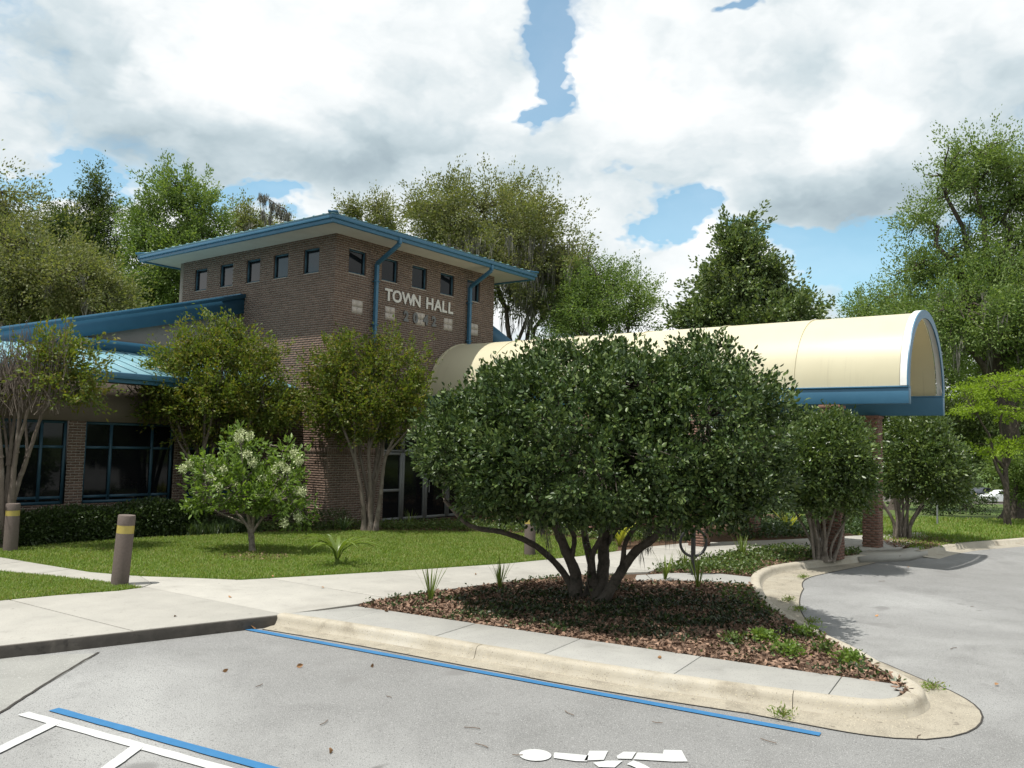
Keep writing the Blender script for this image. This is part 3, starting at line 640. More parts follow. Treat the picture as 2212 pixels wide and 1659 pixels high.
for k_ in range(1, int((ry1-ry0)/SEAM)):
    yy = ry0+k_*SEAM; r_ = min(1, (yy-ry0)/hw, (ry1-yy)/hw); seam((rx0, yy, ez), (rx0+hw*r_, yy, ez+rise*r_), troof); seam((rx1, yy, ez), (rx1-hw*r_, yy, ez+rise*r_), troof)
# downspouts: from the gutter back to the wall, then down
for xd in (1.52, 5.86):
    mb = MB(); P = [(xd, -OV+.02, ST+.05), (xd, -OV+.02, ST-.14), (xd, -.11, ST-.62), (xd, -.11, 3.2 if xd < 4 else 5.0)]
    for a, b in zip(P[:-1], P[1:]): mb.bar(a, b, .115, .10, (1, 0, 0))
    ds = mb.build('downspout', 'blue_metal', hall, bevel=.01)
    for z_ in (7.2, 5.9): mb = MB(); mb.box(xd-.085, xd+.085, -.172, -.02, z_, z_+.035); mb.build('strap', 'blue_metal', ds)
# entrance: glazed doors set back in the front opening
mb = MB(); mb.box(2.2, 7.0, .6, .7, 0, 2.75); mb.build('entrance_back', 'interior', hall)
fr_ = wall_frame('x', 0, -1)
for a in (2.2, 3.28, 4.36, 5.44):
    window(hall, fr_, a+.01, a+1.07, .02, 2.12, bars_h=(.95,) if a == 2.2 else (), depth=.3, fw=.085, mat='frame_grey', nm='door')
    window(hall, fr_, a+.01, a+1.07, 2.14, 2.73, depth=.3, fw=.06, mat='frame_grey', nm='transom_window')
mb = MB(); mb.box(6.53, 7.0, .28, .34, 0, 2.75); mb.build('door_jamb', 'frame_grey', hall)
for xh in (4.28, 4.44):
    mb = MB(); mb.tube([(xh, .19, .85), (xh, .19, 1.25)], .018); mb.build('door_handle', 'frame_grey', hall, smooth=True)

# left wing: glazed wall between brick piers, stucco band, pent roof, gable wall above with blue rake
WY = 2.5; WX0 = -14.5
wing_holes = []; piers = [(-.55, -.02), (-3.2, -2.78), (-6.02, -5.6), (-8.85, -8.42), (-11.7, -11.25), (-14.5, -14.0)]
units = [(-2.78, -.55), (-5.6, -3.2), (-8.42, -6.02), (-11.25, -8.85), (-14.0, -11.7)]
frw = wall_frame('x', WY, -1)
for (a, b) in piers: brick_face(hall, 'x', WY, -1, a, b, 0, 2.76, [], nm='pier')
for (a, b) in units:
    q_ = (b-a); brick_face(hall, 'x', WY, -1, a, b, 0, .72, [], nm='sill_wall')
    window(hall, frw, a, b, .74, 2.76, bars_v=(a+q_*.29, a+q_*.755), bars_h=(2.12, .90), depth=.10, fw=.065)
mb = MB(); mb.box(WX0, -.012, WY-.03, WY+.2, 2.765, 3.84); mb.build('stucco_band', 'stucco', hall)
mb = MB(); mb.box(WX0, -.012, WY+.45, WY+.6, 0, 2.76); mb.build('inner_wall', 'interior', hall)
# pent roof: each pan its own panel with a raised seam
EY, TY, EZ, TZ = 1.36, 4.42, 3.96, 4.77
mb = MB(); mb.box(WX0-.4, -.14, EY+.06, WY-.034, 3.74, 3.78); mb.build('pent_soffit', 'stucco', hall)
mb = MB(); mb.box(WX0-.4, -.13, EY-.02, EY+.055, 3.70, 3.945); mb.box(WX0-.4, -.125, EY-.10, EY-.022, 3.80, 3.95); mb.build('pent_gutter', 'blue_metal', hall, bevel=.012)
pent = None
mb = MB(); mb.add([(WX0-.4, EY-.02, EZ-.03), (-.012, EY-.02, EZ-.03), (-.012, TY+.05, TZ-.03), (WX0-.4, TY+.05, TZ-.03)], [(0, 1, 2, 3)]); pent = mb.build('pent_roof', 'blue_metal', hall)
xk = -.13
while xk > WX0-.3:
    a, b = xk-SEAM, xk; mb = MB()
    mb.add([(a+.006, EY-.06, EZ), (b-.006, EY-.06, EZ), (b-.006, TY, TZ), (a+.006, TY, TZ), (a+.006, EY-.06, EZ-.02), (b-.006, EY-.06, EZ-.02)], [(0, 1, 2, 3), (4, 5, 1, 0)])
    mb.bar((a+.02, EY-.06, EZ+.013), (a+.02, TY, TZ+.013), .024, .026)
    mb.build('roof_panel', 'roof_metal', pent); xk -= SEAM
# gable wall above the pent roof, flashing, and the sloping blue rake fascia
GY = 4.5; sl = .275
def rz(x_): return 6.92+sl*x_
mb = MB(); mb.add([(WX0, GY, 3.5), (-.012, GY, 3.5), (-.012, GY, rz(0)-.3), (WX0+5, GY, rz(WX0+5)-.3), (WX0, GY, max(3.6, rz(WX0)-.3))], [(0, 1, 2, 3, 4)]); mb.build('gable_wall', 'stucco_grey', hall)
mb = MB(); mb.box(WX0, -.012, GY-.09, GY-.004, 4.74, 5.06); mb.build('flashing', 'blue_metal', hall)
mb = MB(); a, b = np.array([0.0-.012, 0, rz(0)]), np.array([WX0, 0, rz(WX0)])
V = [(a[0], GY-.28, a[2]), (b[0], GY-.28, b[2]), (b[0], GY-.28, b[2]-.43), (a[0], GY-.28, a[2]-.54), (a[0], GY-.16, a[2]), (b[0], GY-.16, b[2]), (b[0], GY-.16, b[2]-.43), (a[0], GY-.16, a[2]-.54)]
mb.add(V, [(0, 1, 2, 3), (7, 6, 5, 4), (0, 4, 5, 1), (3, 2, 6, 7), (0, 3, 7, 4), (1, 5, 6, 2)]); mb.build('rake_fascia', 'blue_metal', hall)
mb = MB(); V = [(a[0], GY-.34, a[2]+.07), (b[0], GY-.34, b[2]+.07), (b[0], GY-.34, b[2]-.06), (a[0], GY-.34, a[2]-.06), (a[0], GY-.282, a[2]+.07), (b[0], GY-.282, b[2]+.07), (b[0], GY-.282, b[2]-.06), (a[0], GY-.282, a[2]-.06)]
mb.add(V, [(0, 1, 2, 3), (7, 6, 5, 4), (0, 4, 5, 1), (3, 2, 6, 7), (0, 3, 7, 4), (1, 5, 6, 2)]); mb.build('rake_trim', 'blue_metal', hall)
mb = MB(); mb.box(-.12, -.012, GY-.2, TD, 6.72, 7.0); mb.build('wall_flashing', 'blue_metal', hall, bevel=.01)
mb = MB(); V = [(a[0], GY-.16, a[2]-.05), (b[0], GY-.16, b[2]-.05), (b[0], GY+9, b[2]-.05), (a[0], GY+9, a[2]-.05)]; mb.add(V+[(p[0], p[1], p[2]-.25) for p in V], [(0, 1, 2, 3), (7, 6, 5, 4), (0, 4, 5, 1), (1, 5, 6, 2), (2, 6, 7, 3), (3, 7, 4, 0)]); mb.build('wing_roof', 'roof_metal', hall)
mb = MB(); mb.box(WX0, -.3, GY+.3, GY+9, 0, 3.4); mb.build('wing_core', 'stucco', hall)
# right wing: brick gable wall with its own sloping rake
RY = .55
def rzr(x_): return 6.80-.36*(x_-TW)
holes_r = []
mb = MB(); mb.add([(TW+.012, RY+.02, 0), (TW+9, RY+.02, 0), (TW+9, RY+.02, rzr(TW+9)), (TW+.012, RY+.02, rzr(TW)-.1)], [(0, 1, 2, 3)]); mb.build('right_gable_wall', 'mortar', hall)
whole, cut = brick_rects(TW+.02, TW+9, 0, rzr(TW)-.4, [])
mb = MB(); frr = wall_frame('x', RY+.02, -1)
for r in whole+cut:
    if r[3] < rzr(r[1])-.3: fbox(mb, frr, r[0], r[1], -.004, .01, r[2], r[3])
mb.build('brickwork', 'brick', hall, kind='stuff')
mb = MB(); a, b = (TW+.012, rzr(TW)), (TW+9.5, rzr(TW+9.5))
V = [(a[0], RY-.3, a[1]), (b[0], RY-.3, b[1]), (b[0], RY-.3, b[1]-.55), (a[0], RY-.3, a[1]-.55), (a[0], RY+.0, a[1]), (b[0], RY+.0, b[1]), (b[0], RY+.0, b[1]-.55), (a[0], RY+.0, a[1]-.55)]
mb.add(V, [(0, 1, 2, 3), (7, 6, 5, 4), (0, 4, 5, 1), (3, 2, 6, 7), (0, 3, 7, 4), (1, 5, 6, 2)]); mb.build('rake_fascia', 'blue_metal', hall)

# ------------------------------------------------------------------ covered entrance: barrel vault on brick columns
VE = -14.3; UN, UF = 4.0, 7.86; UC, UH = (UN+UF)/2, (UF-UN)/2; ZS, RISE = 3.94, 1.86
can = empty('entrance_canopy', 'cream barrel vault canopy on brick columns with blue beams', 'canopy', (UC, VE/2, 0))
def arch(t_, r=0.): a = math.pi*t_; return UC-(UH+r)*math.cos(a), ZS+(RISE+r)*math.sin(a)
def vault_panel(y0, y1, nm, mat, r0, r1, n_=40, parent=can):
    V = []; 
    for y_ in (y0, y1):
        for r in (r0, r1):
            for k_ in range(n_+1): x_, z_ = arch(k_/n_, r); V.append((x_, y_, z_))
    m_ = n_+1; Fq = []
    for k_ in range(n_):
        Fq += [(2*m_+m_+k_, 2*m_+m_+k_+1, m_+k_+1, m_+k_), (k_, k_+1, 2*m_+k_+1, 2*m_+k_), (k_, m_+k_, m_+k_+1, k_+1), (2*m_+k_, 2*m_+k_+1, 3*m_+k_+1, 3*m_+k_)]
    Fq += [(0, 2*m_, 3*m_, m_), (n_, m_+n_, 3*m_+n_, 2*m_+n_)]
    mb = MB(); mb.add(V, Fq); return mb.build(nm, mat, parent, smooth=False)
npan = 6; edges = np.linspace(-.02, VE+.16, npan+1)
for a, b in zip(edges[:-1], edges[1:]):
    o = vault_panel(b+.004, a-.004, 'vault_panel', 'vault', -.03, 0.)
    for p in o.data.polygons: p.use_smooth = True
    o.data.set_sharp_from_angle(angle=.6)
for y_ in edges[1:-1]:
    o = vault_panel(y_-.022, y_+.022, 'cover_strip', 'vault', .001, .022); o.data.set_sharp_from_angle(angle=.6)
o = vault_panel(VE, VE+.14, 'end_trim', 'white_plastic', -.035, .055); o.data.set_sharp_from_angle(angle=.6)
o = vault_panel(VE-.03, VE-.002, 'end_arch', 'blue_metal', -.13, .06); o.data.set_sharp_from_angle(angle=.6)
o = vault_panel(-.02, -.10, 'wall_trim', 'vault', -.035, .025); o.data.set_sharp_from_angle(angle=.6)
mb = MB(); mb.box(UN-.02, UN+.2, VE-.03, -.03, 3.54, 3.895); mb.box(UN-.05, UN+.2, VE-.03, -.03, 3.896, 3.938); mb.build('beam', 'blue_metal', can, bevel=.01)
mb = MB(); mb.box(UF-.2, UF+.02, VE-.03, -.03, 3.44, 3.895); mb.box(UF-.2, UF+.05, VE-.03, -.03, 3.896, 3.938); mb.build('beam', 'blue_metal', can, bevel=.01)
cnt = 0
for rowx, topz in ((UN+.22, 3.535), (UF-.2, 3.435)):
    for y_ in (-12.62, -9.32, -6.02, -2.72):
        hw_ = .212; mb = MB(); mb.box(rowx-hw_+.012, rowx+hw_-.012, y_-hw_+.012, y_+hw_-.012, 0, topz-.002); c_ = mb.build('column', 'mortar', can)
        mb = MB(); mb.box(rowx-hw_-.03, rowx+hw_+.03, y_-hw_-.03, y_+hw_+.03, topz-.075, topz-.004); mb.build('capital', 'brick_red', c_, bevel=.01)
        faces = [('y', rowx-hw_+.012, -1, y_-hw_, y_+hw_), ('x', y_-hw_+.012, -1, rowx-hw_+.012, rowx+hw_-.012), ('y', rowx+hw_-.012, 1, y_-hw_, y_+hw_), ('x', y_+hw_-.012, 1, rowx-hw_+.012, rowx+hw_-.012)]
        mbs = MB()
        for fi, (ax, of, sg, s0, s1) in enumerate(faces):
            frc = wall_frame(ax, of, sg); whole, cut = brick_rects(s0, s1, 0, topz-.08, [], off=(0 if ax == 'y' else .05))
            if y_ == -12.62 and fi < 2:
                place_bricks(c_, frc, whole, ax, 'brick_red'); whole = []; cnt += 1
            for r in whole+cut: fbox(mbs, frc, r[0], r[1], -.004, .012, r[2], r[3])
        mbs.build('brickwork', 'brick_red', c_, kind='stuff')
#@PLANTS
# ------------------------------------------------------------------ foliage builders
def unit(a): return a/(np.linalg.norm(a, axis=-1, keepdims=True)+1e-9)
def leaf_mesh(P, A, L, wr, fold=.25, six=False, seed_n=None):
    """P base points, A axis directions, L lengths, wr width ratio; bent rhomb (2 tris) or oval blade (2 quads)"""
    n_ = len(P); A = unit(A); R = rng.normal(size=(n_, 3)); Nn_ = unit(np.cross(A, R)); S_ = np.cross(A, Nn_); L = L[:, None]; W_ = L*wr/2
    if not six:
        mid = P+A*L*.45; V = np.stack([P, mid+S_*W_+Nn_*W_*fold, P+A*L, mid-S_*W_+Nn_*W_*fold], 1).reshape(-1, 3)
        b = np.arange(n_)[:, None]*4; return V, np.concatenate([b+[0, 1, 2], b+[0, 2, 3]])
    m1, m2 = P+A*L*.32, P+A*L*.68
    V = np.stack([P, m1+S_*W_+Nn_*W_*fold, m2+S_*W_*.85+Nn_*W_*fold, P+A*L-Nn_*L*.08, m2-S_*W_*.85+Nn_*W_*fold, m1-S_*W_+Nn_*W_*fold], 1).reshape(-1, 3)
    b = np.arange(n_)[:, None]*6; return V, np.concatenate([b+[0, 1, 2, 3], b+[0, 3, 4, 5]])
def wob(p, s, k):                            # cheap smooth 3-d noise in -1..1
    p = p*s; o_ = 0
    for j in range(4):
        r = np.array([[math.sin(k*12.9+j*3.1), math.cos(k*7.3+j*5.7), math.sin(k*3.7+j*9.1)]])*(1+.6*j); o_ = o_+np.sin(p@r.T+k*2.1+j)[:, 0]*np.cos(p@np.roll(r, 1, 1).T*1.3+j*1.7+k)[:, 0]
    return o_/2.2
def lobe(px_, py_, dist, rx, ry, rd, dd=0.):
    """crown lobe by its outline in the picture at a known distance: centre and radii (sideways, depth, up) in metres"""
    return (at(px_, py_, dist)+FV*dd, np.array([rx*dist/F, rd, ry*dist/F]))
def sample_lobes(lobes, n_, shell=.55, gap=0., gs_=1., seed=1, flat=-.85, bump=0.):
    wts = np.array([(l[1][0]*l[1][2])**.9*l[1][1]**.6 for l in lobes]); wts /= wts.sum(); C_, D_, LI = [], [], []
    idx = rng.choice(len(lobes), n_*4, p=wts); d = unit(rng.normal(size=(n_*4, 3))); d[:, 2] = np.maximum(d[:, 2], flat*(.6+.4*rng.random(n_*4)))
    r = (shell+(1-shell)*rng.random(n_*4)**.6)*(1+bump*wob(d*2.6+idx[:, None]*1.7, 1., seed)) if bump else shell+(1-shell)*rng.random(n_*4)**.6
    cen = np.array([l[0] for l in lobes])[idx]; rad = np.array([l[1] for l in lobes])[idx]; loc = d*r[:, None]*rad
    P = cen+loc[:, :1]*RV+loc[:, 1:2]*FV+loc[:, 2:3]*np.array([0, 0, 1.])
    out = unit(d[:, :1]*RV/rad[:, :1]+d[:, 1:2]*FV/rad[:, 1:2]+d[:, 2:3]*np.array([[0, 0, 1.]])/rad[:, 2:3])
    keep = wob(P, gs_, seed) > gap-1 if gap else np.ones(len(P), bool)
    # drop points buried deep inside another lobe
    for c, rr in lobes:
        q_ = P-c; e = np.stack([q_@RV/rr[0], q_@FV/rr[1], q_[:, 2]/rr[2]], -1); keep &= (np.linalg.norm(e, axis=1) > shell*.8)
    P, out, idx = P[keep][:n_], out[keep][:n_], idx[keep][:n_]; return P, out, idx
def crown_leaves(P, out, per, spread, L, wr, up=.3, elong=1.6, six=False, droop=0., jit=.9, fold=.25, squash=1.):
    """leaves set round short sprigs that grow outwards from each cluster point"""
    n_ = len(P); ax = unit(out+np.array([0, 0, up])+rng.normal(0, .35, (n_, 3))); sp_ = spread*rng.uniform(.6, 1.35, n_)
    t = rng.uniform(-1, 1, (n_, per, 1)); off = ax[:, None]*t*sp_[:, None, None]*elong+np.clip(rng.normal(0, .42, (n_, per, 3)), -.75, .75)*sp_[:, None, None]
    if squash != 1: off[..., 2] *= squash
    if droop: off[..., 2] -= droop*sp_[:, None]*np.abs(t[..., 0])**2
    base_ = (P[:, None]+off).reshape(-1, 3); A = unit(off)*.6+ax[:, None]*.7+rng.normal(0, jit*.6, off.shape); A = A.reshape(-1, 3)
    return leaf_mesh(base_, A, L*rng.uniform(.65, 1.3, len(base_)), wr, fold, six)
def build_leaves(VF, name, mat, parent):
    V, Fq = VF; return link(name, mesh_np(name, V-ORI[parent.name], [Fq]), mat, parent)
def branch_path(a, b, sag=.12, m_=7, wig=.06):
    a, b = np.array(a), np.array(b); t = np.linspace(0, 1, m_)[:, None]; L = np.linalg.norm(b-a); up = np.array([0, 0, 1.])
    P = a*(1-t)+b*t+up*np.sin(t*np.pi)*L*sag; P[1:-1] += rng.normal(0, wig*L/3, (m_-2, 3)); return P
def wood(paths, name, mat, parent, sides=6):
    mb = MB()
    for (P, r0, r1) in paths:
        V, Fq = tube(P, np.linspace(r0, r1, len(P)), sides if r0 > .03 else 4); mb.addn(V, Fq)
    return mb.build(name, mat, parent, smooth=True)
def moss_strands(P, parent, n_, lmin, lmax, wd):
    k_ = 14; m_ = max(1, n_//k_); c_ = P[rng.choice(len(P), m_)]+rng.normal(0, .12*lmax, (m_, 3)); pts = np.repeat(c_, k_, 0)+rng.normal(0, .085*lmax, (m_*k_, 3))*[1, 1, .6]; n_ = m_*k_
    L = np.repeat(rng.uniform(lmin, lmax, m_), k_)*rng.uniform(.3, 1.1, n_); a = rng.uniform(0, 2*np.pi, n_); c2 = np.repeat(c_, k_, 0)
    s_ = np.stack([np.cos(a), np.sin(a), 0*a], -1)*wd*rng.uniform(.4, 1.2, (n_, 1)); dn = np.array([0, 0, -1.]); sw = (c2-pts)*[.5, .5, 0]+rng.normal(0, .04*lmax, (n_, 3))*[1, 1, 0]
    V = np.stack([pts-s_*.4, pts+s_*.4, pts+dn*L[:, None]*.5+s_+sw, pts+dn*L[:, None]*.5-s_+sw, pts+dn*L[:, None]+sw*1.6], 1).reshape(-1, 3); b = np.arange(n_)[:, None]*5
    return link('moss', mesh_np('moss', V-ORI[parent.name], [b+[0, 1, 2, 3], b+[3, 2, 4]]), 'moss', parent, kind='stuff')
def ground_at(p, flat=True):
    return 0. if fd(np.array(p)) < 34 else float(terrain_z(np.array(p)[None])[0])
def tree(name, label, cat, base_, lobes, leaf, bark, nc, per, spread, L, wr=.5, stems=None, trunk_r=.25, shell=.5, gap=0., gs_=1., seed=1, up=.3, elong=1.5, six=False, droop=0., moss=0, twigs=160, group=None, flat=-.85, limb_z=None, mossl=(.5, 1.6), jit=.9, fold=.25, squash=1., sprigs=0, bump=.10):
    base_ = np.array(base_, float); root = empty(name, label, cat, base_, group)
    if stems is None:
        top = np.mean([l[0] for l in lobes], 0); hz = base_[2]+(limb_z if limb_z else (top[2]-base_[2])*.55); st = base_*1.; st[2] = hz; st[:2] += (top[:2]-base_[:2])*.35
        stems = [[base_-[0, 0, .05], base_*.7+st*.3+rng.normal(0, .1, 3), st]]; radii = [(trunk_r, trunk_r*.55)]
    else: radii = [s_[1] for s_ in stems]; stems = [s_[0] for s_ in stems]
    ends = []
    for s_, (r0, r1) in zip(stems, radii):
        P = curve(s_, 7); rr = np.linspace(0, 1, len(P)); R = r0+(r1-r0)*rr**.7; R[0] *= 1.35; R[1] *= 1.12
        mb = MB(); V, Fq = tube(P, R, 10); V += rng.normal(0, r0*.05, V.shape); mb.addn(V, Fq); mb.build('trunk', bark, root, smooth=True); ends.append((P, R))
    Pc, out, idx = sample_lobes(lobes, nc, shell, gap, gs_, seed, flat, bump)
    if sprigs:                               # loose shoots that break the outline
        Ps, os_, _ = sample_lobes(lobes, sprigs, .97, 0., 1., seed, flat); Ps = Ps+os_*spread*rng.uniform(.3, 1.4, (len(Ps), 1)); extra_leaves = crown_leaves(Ps, os_, max(8, per//2), spread*.75, L, wr, up+.4, elong*1.6, six, droop, jit, fold, squash)
    limbs, anchors = [], []
    for (c, rr) in lobes:
        best = min(range(len(ends)), key=lambda k_: np.linalg.norm(ends[k_][0][-1]-c)); a = ends[best][0][-1] if len(ends) > 1 or rng.random() < .6 else ends[best][0][-4]
        tip = c+np.array([0, 0, rr[2]*.35]); P = branch_path(a, tip, .05, 9, .05); r0 = ends[best][1][-1]*.8; limbs.append((P, r0, r0*.25)); anchors.append(P[3:])
    anc = np.concatenate(anchors)
    tw = []
    for k_ in rng.choice(len(Pc), min(twigs, len(Pc)), replace=False):
        a = anc[np.argmin(((anc-Pc[k_])**2).sum(1)+rng.random(len(anc))*.3)]; r0 = max(.008, limbs[0][1]*.28); tw.append((branch_path(a, Pc[k_], .04, 5, .08), r0, r0*.25))
    wood(limbs+tw, 'branches', bark, root, 6)
    VL, FL = crown_leaves(Pc, out, per, spread, L, wr, up, elong, six, droop, jit, fold, squash)
    if sprigs: FL = np.concatenate([FL, extra_leaves[1]+len(VL)]); VL = np.vstack([VL, extra_leaves[0]])
    build_leaves((VL, FL), 'crown', leaf, root)
    if moss: moss_strands(np.concatenate([anc, Pc[Pc[:, 2] < np.median(Pc[:, 2])]]), root, moss, *mossl, .035)
    return root

# ------------------------------------------------------------------ the broad evergreen on the island
D0 = 13.88; tb = G(1270, 1292)
def S3(*pts): return [at(x_, y_, d_) for x_, y_, d_ in pts]
big_lobes = [lobe(1205, 920, 13.0, 228, 155, 2.0), lobe(1485, 925, 12.9, 205, 168, 1.9), lobe(1015, 960, 13.2, 105, 105, 1.4), lobe(1615, 1010, 12.9, 82, 105, 1.3), lobe(1310, 1000, 12.2, 300, 118, 1.6), lobe(1105, 1030, 12.7, 135, 82, 1.2), lobe(1495, 1045, 12.4, 150, 78, 1.3), lobe(1240, 795, 13.3, 120, 60, .9), lobe(1110, 845, 13.2, 80, 55, .9), lobe(1335, 770, 13.4, 48, 38, .6), lobe(1515, 790, 13.2, 88, 62, .9), lobe(1365, 870, 12.6, 120, 105, 1.4), lobe(945, 960, 13.1, 48, 80, .8), lobe(1190, 1075, 12.9, 190, 52, 1.3), lobe(1420, 1082, 12.8, 210, 55, 1.4)]
stems = [(S3((1243, 1300, 13.8), (1243, 1240, 13.8), (1218, 1180, 13.7), (1190, 1100, 13.5), (1170, 1010, 13.4)), (.115, .055)),
         (S3((1290, 1302, 13.7), (1303, 1230, 13.75), (1305, 1160, 13.7), (1330, 1060, 13.4), (1380, 980, 13.2)), (.13, .06)),
         (S3((1300, 1305, 13.5), (1332, 1250, 13.45), (1372, 1192, 13.3), (1415, 1160, 13.1), (1480, 1090, 12.9), (1540, 1000, 12.9)), (.10, .045)),
         (S3((1240, 1275, 13.9), (1205, 1222, 13.8), (1150, 1175, 13.6), (1085, 1150, 13.4), (1015, 1135, 13.3), (960, 1080, 13.2)), (.065, .03)),
         (S3((1268, 1300, 13.95), (1278, 1230, 14.1), (1262, 1150, 14.2), (1255, 1050, 14.1)), (.09, .045)),
         (S3((1283, 1260, 13.7), (1280, 1200, 13.5), (1300, 1150, 13.3), (1290, 1080, 13.1)), (.06, .03)), (S3((1345, 1228, 13.4), (1352, 1170, 13.3), (1385, 1120, 13.1), (1400, 1060, 13.)), (.05, .025)),
         (S3((1232, 1220, 13.8), (1240, 1160, 13.6), (1215, 1110, 13.3), (1225, 1050, 13.)), (.05, .025)), (S3((1308, 1180, 13.7), (1345, 1130, 13.6), (1420, 1095, 13.4), (1470, 1050, 13.2)), (.045, .02)), (S3((1200, 1140, 13.6), (1150, 1115, 13.4), (1100, 1090, 13.2), (1060, 1040, 13.)), (.04, .02))]
tree('broad_evergreen', 'broad dark green glossy tree on mulch island, low crown, many trunks', 'tree', tb, big_lobes, 'lf_ligustrum', 'bark_trunk', 4300, 27, .10, .074, .5, stems=stems, shell=.66, gap=.26, gs_=2.2, up=.45, elong=1.3, six=True, twigs=420, flat=-.9, moss=0, sprigs=300, bump=.17)
r_ = bpy.data.objects['broad_evergreen']
moss_strands(np.array([at(x_, y_, 13.3) for x_, y_ in ((1370, 1130), (1400, 1140), (1440, 1130), (1460, 1120), (1200, 1135), (1180, 1120), (1330, 1120), (1405, 1180), (1480, 1110))]), r_, 420, .15, .55, .008)
# a little vine climbing between the trunks
vb = G(1278, 1290); vine = empty('climbing_vine', 'thin leafy vine climbing between the trunks of the broad evergreen', 'vine', vb)
vp = curve(S3((1278, 1290, 13.6), (1268, 1250, 13.55), (1275, 1210, 13.55), (1265, 1165, 13.5)), 8); wood([(vp, .008, .004)], 'stem', 'twig', vine)
Pv = vp[rng.integers(2, len(vp), 30)]; build_leaves(leaf_mesh(Pv, rng.normal(size=(30, 3))*[1, 1, .3], rng.uniform(.05, .09, 30), .7, .2, True), 'leaves', 'lf_ligustrum', vine)

# two smaller evergreens of the same kind by the canopy
def stems_from(bx, by, d, tops, r0=.07, zt=.0):
    out = []
    for k_ in range(2):
        for (tx, ty) in tops:
            tx, ty = tx+random.uniform(-14, 14), ty+random.uniform(-10, 15); b_ = bx+(tx-bx)*.35+random.uniform(-8, 8); dd = random.uniform(-.35, .35)
            out.append(([at(b_, by, d+dd*.4), at(b_+(tx-bx)*.15+random.uniform(-8, 8), by-40, d+dd*.7), at(tx, ty, d+dd)], (r0*random.uniform(.55, 1.), r0*.4)))
    return out
b2 = G(1768, 1208); d2 = fd(b2)
tree('clipped_evergreen', 'rounded olive green evergreen with dense low trunks in front of brick column', 'tree', b2, [lobe(1758, 985, d2, 95, 86, 1.2, -.7), lobe(1710, 1010, d2, 90, 85, 1.1, -.5), lobe(1805, 1030, d2, 55, 66, .9, -.6), lobe(1765, 935, d2, 62, 38, .8, -.6), lobe(1770, 1075, d2, 95, 30, .9, -.5)], 'lf_ligustrum_far', 'bark_grey', 1000, 34, .17, .095, .5,
     stems=stems_from(1772, 1212, d2-.15, [(1725, 1090), (1745, 1085), (1765, 1080), (1785, 1080), (1805, 1085), (1825, 1090), (1750, 1070)], .06), shell=.55, gap=.1, gs_=1.5, seed=3, up=.35, elong=1.2, six=False, twigs=120, flat=-.85)
b3 = G(1945, 1163); d3 = fd(b3)
tree('clipped_evergreen', 'dark rounded evergreen beyond the end column of the canopy', 'tree', b3, [lobe(1975, 1000, d3, 75, 90, 1.6), lobe(2035, 1025, d3, 50, 70, 1.1), lobe(1980, 930, d3, 55, 35, .9)], 'lf_ligustrum_far', 'bark_grey', 900, 34, .2, .11, .5,
     stems=stems_from(1945, 1166, d3, [(1905, 1085), (1925, 1080), (1945, 1075), (1965, 1080), (1990, 1085), (1950, 1065)], .075), shell=.55, gap=.1, gs_=1.5, seed=4, up=.3, elong=1.2, twigs=100, flat=-.85)

# ------------------------------------------------------------------ crape myrtles along the wall
m1 = G(795, 1147); e1 = fd(m1)
def cstem(d, *pts, r=(.07, .025)): return ([at(x_+random.uniform(-3, 3), y_, d+dd) for x_, y_, dd in pts], r)
def vase(d, bx, by, tips, fork=.45):
    out = []
    for k_, (tx, ty, dd) in enumerate(tips):
        b_ = bx+(tx-bx)*.10+random.uniform(-5, 5); m1x = bx+(tx-bx)*random.uniform(.15, .32); m2x = bx+(tx-bx)*random.uniform(.4, .62); h1 = by+(ty-by)*random.uniform(.28, .38); h2 = by+(ty-by)*random.uniform(.58, .68)
        out.append(cstem(d, (b_, by, dd*.1), (m1x, h1, dd*.4), (m2x, h2, dd*.7), (tx, ty, dd), r=(random.uniform(.07, .10), .03)))
        fx = tx+random.choice((-1, 1))*random.uniform(18, 42); out.append(([out[-1][0][2], at((m2x+fx)/2, (h2+ty)/2, d+dd), at(fx, ty-random.uniform(0, 25), d+dd*1.2)], (.045, .016)))
    return out
st1 = vase(e1, 797, 1150, [(735, 900, -.3), (765, 880, .3), (800, 860, -.4), (840, 890, .2), (880, 900, -.2), (820, 900, .5)])
tree('crape_myrtle', 'crape myrtle with coppery green crown and smooth stems beside the entrance doors', 'tree', m1, [lobe(790, 855, e1, 125, 75, 1.2), lobe(715, 880, e1, 75, 45, .9), lobe(875, 875, e1, 55, 65, .8), lobe(755, 775, e1, 70, 45, .8), lobe(830, 775, e1, 55, 55, .7), lobe(690, 800, e1, 42, 35, .6), lobe(900, 800, e1, 28, 50, .5), lobe(745, 735, e1, 14, 26, .3), lobe(800, 740, e1, 12, 28, .3), lobe(848, 730, e1, 12, 26, .3), lobe(690, 915, e1, 40, 28, .5), lobe(655, 800, e1, 18, 14, .3), lobe(800, 930, e1, 90, 30, .8)], 'lf_myrtle', 'bark_pale', 780, 34, .115, .095, .5,
     stems=st1, shell=.3, gap=.62, gs_=2.6, seed=5, up=.7, elong=3.2, twigs=190, group=None)
m2 = G(440, 1148); e2 = fd(m2)
st2 = vase(e2, 440, 1150, [(375, 900, -.3), (410, 880, .4), (445, 850, -.4), (485, 860, .3), (530, 890, -.2), (470, 900, .6)])
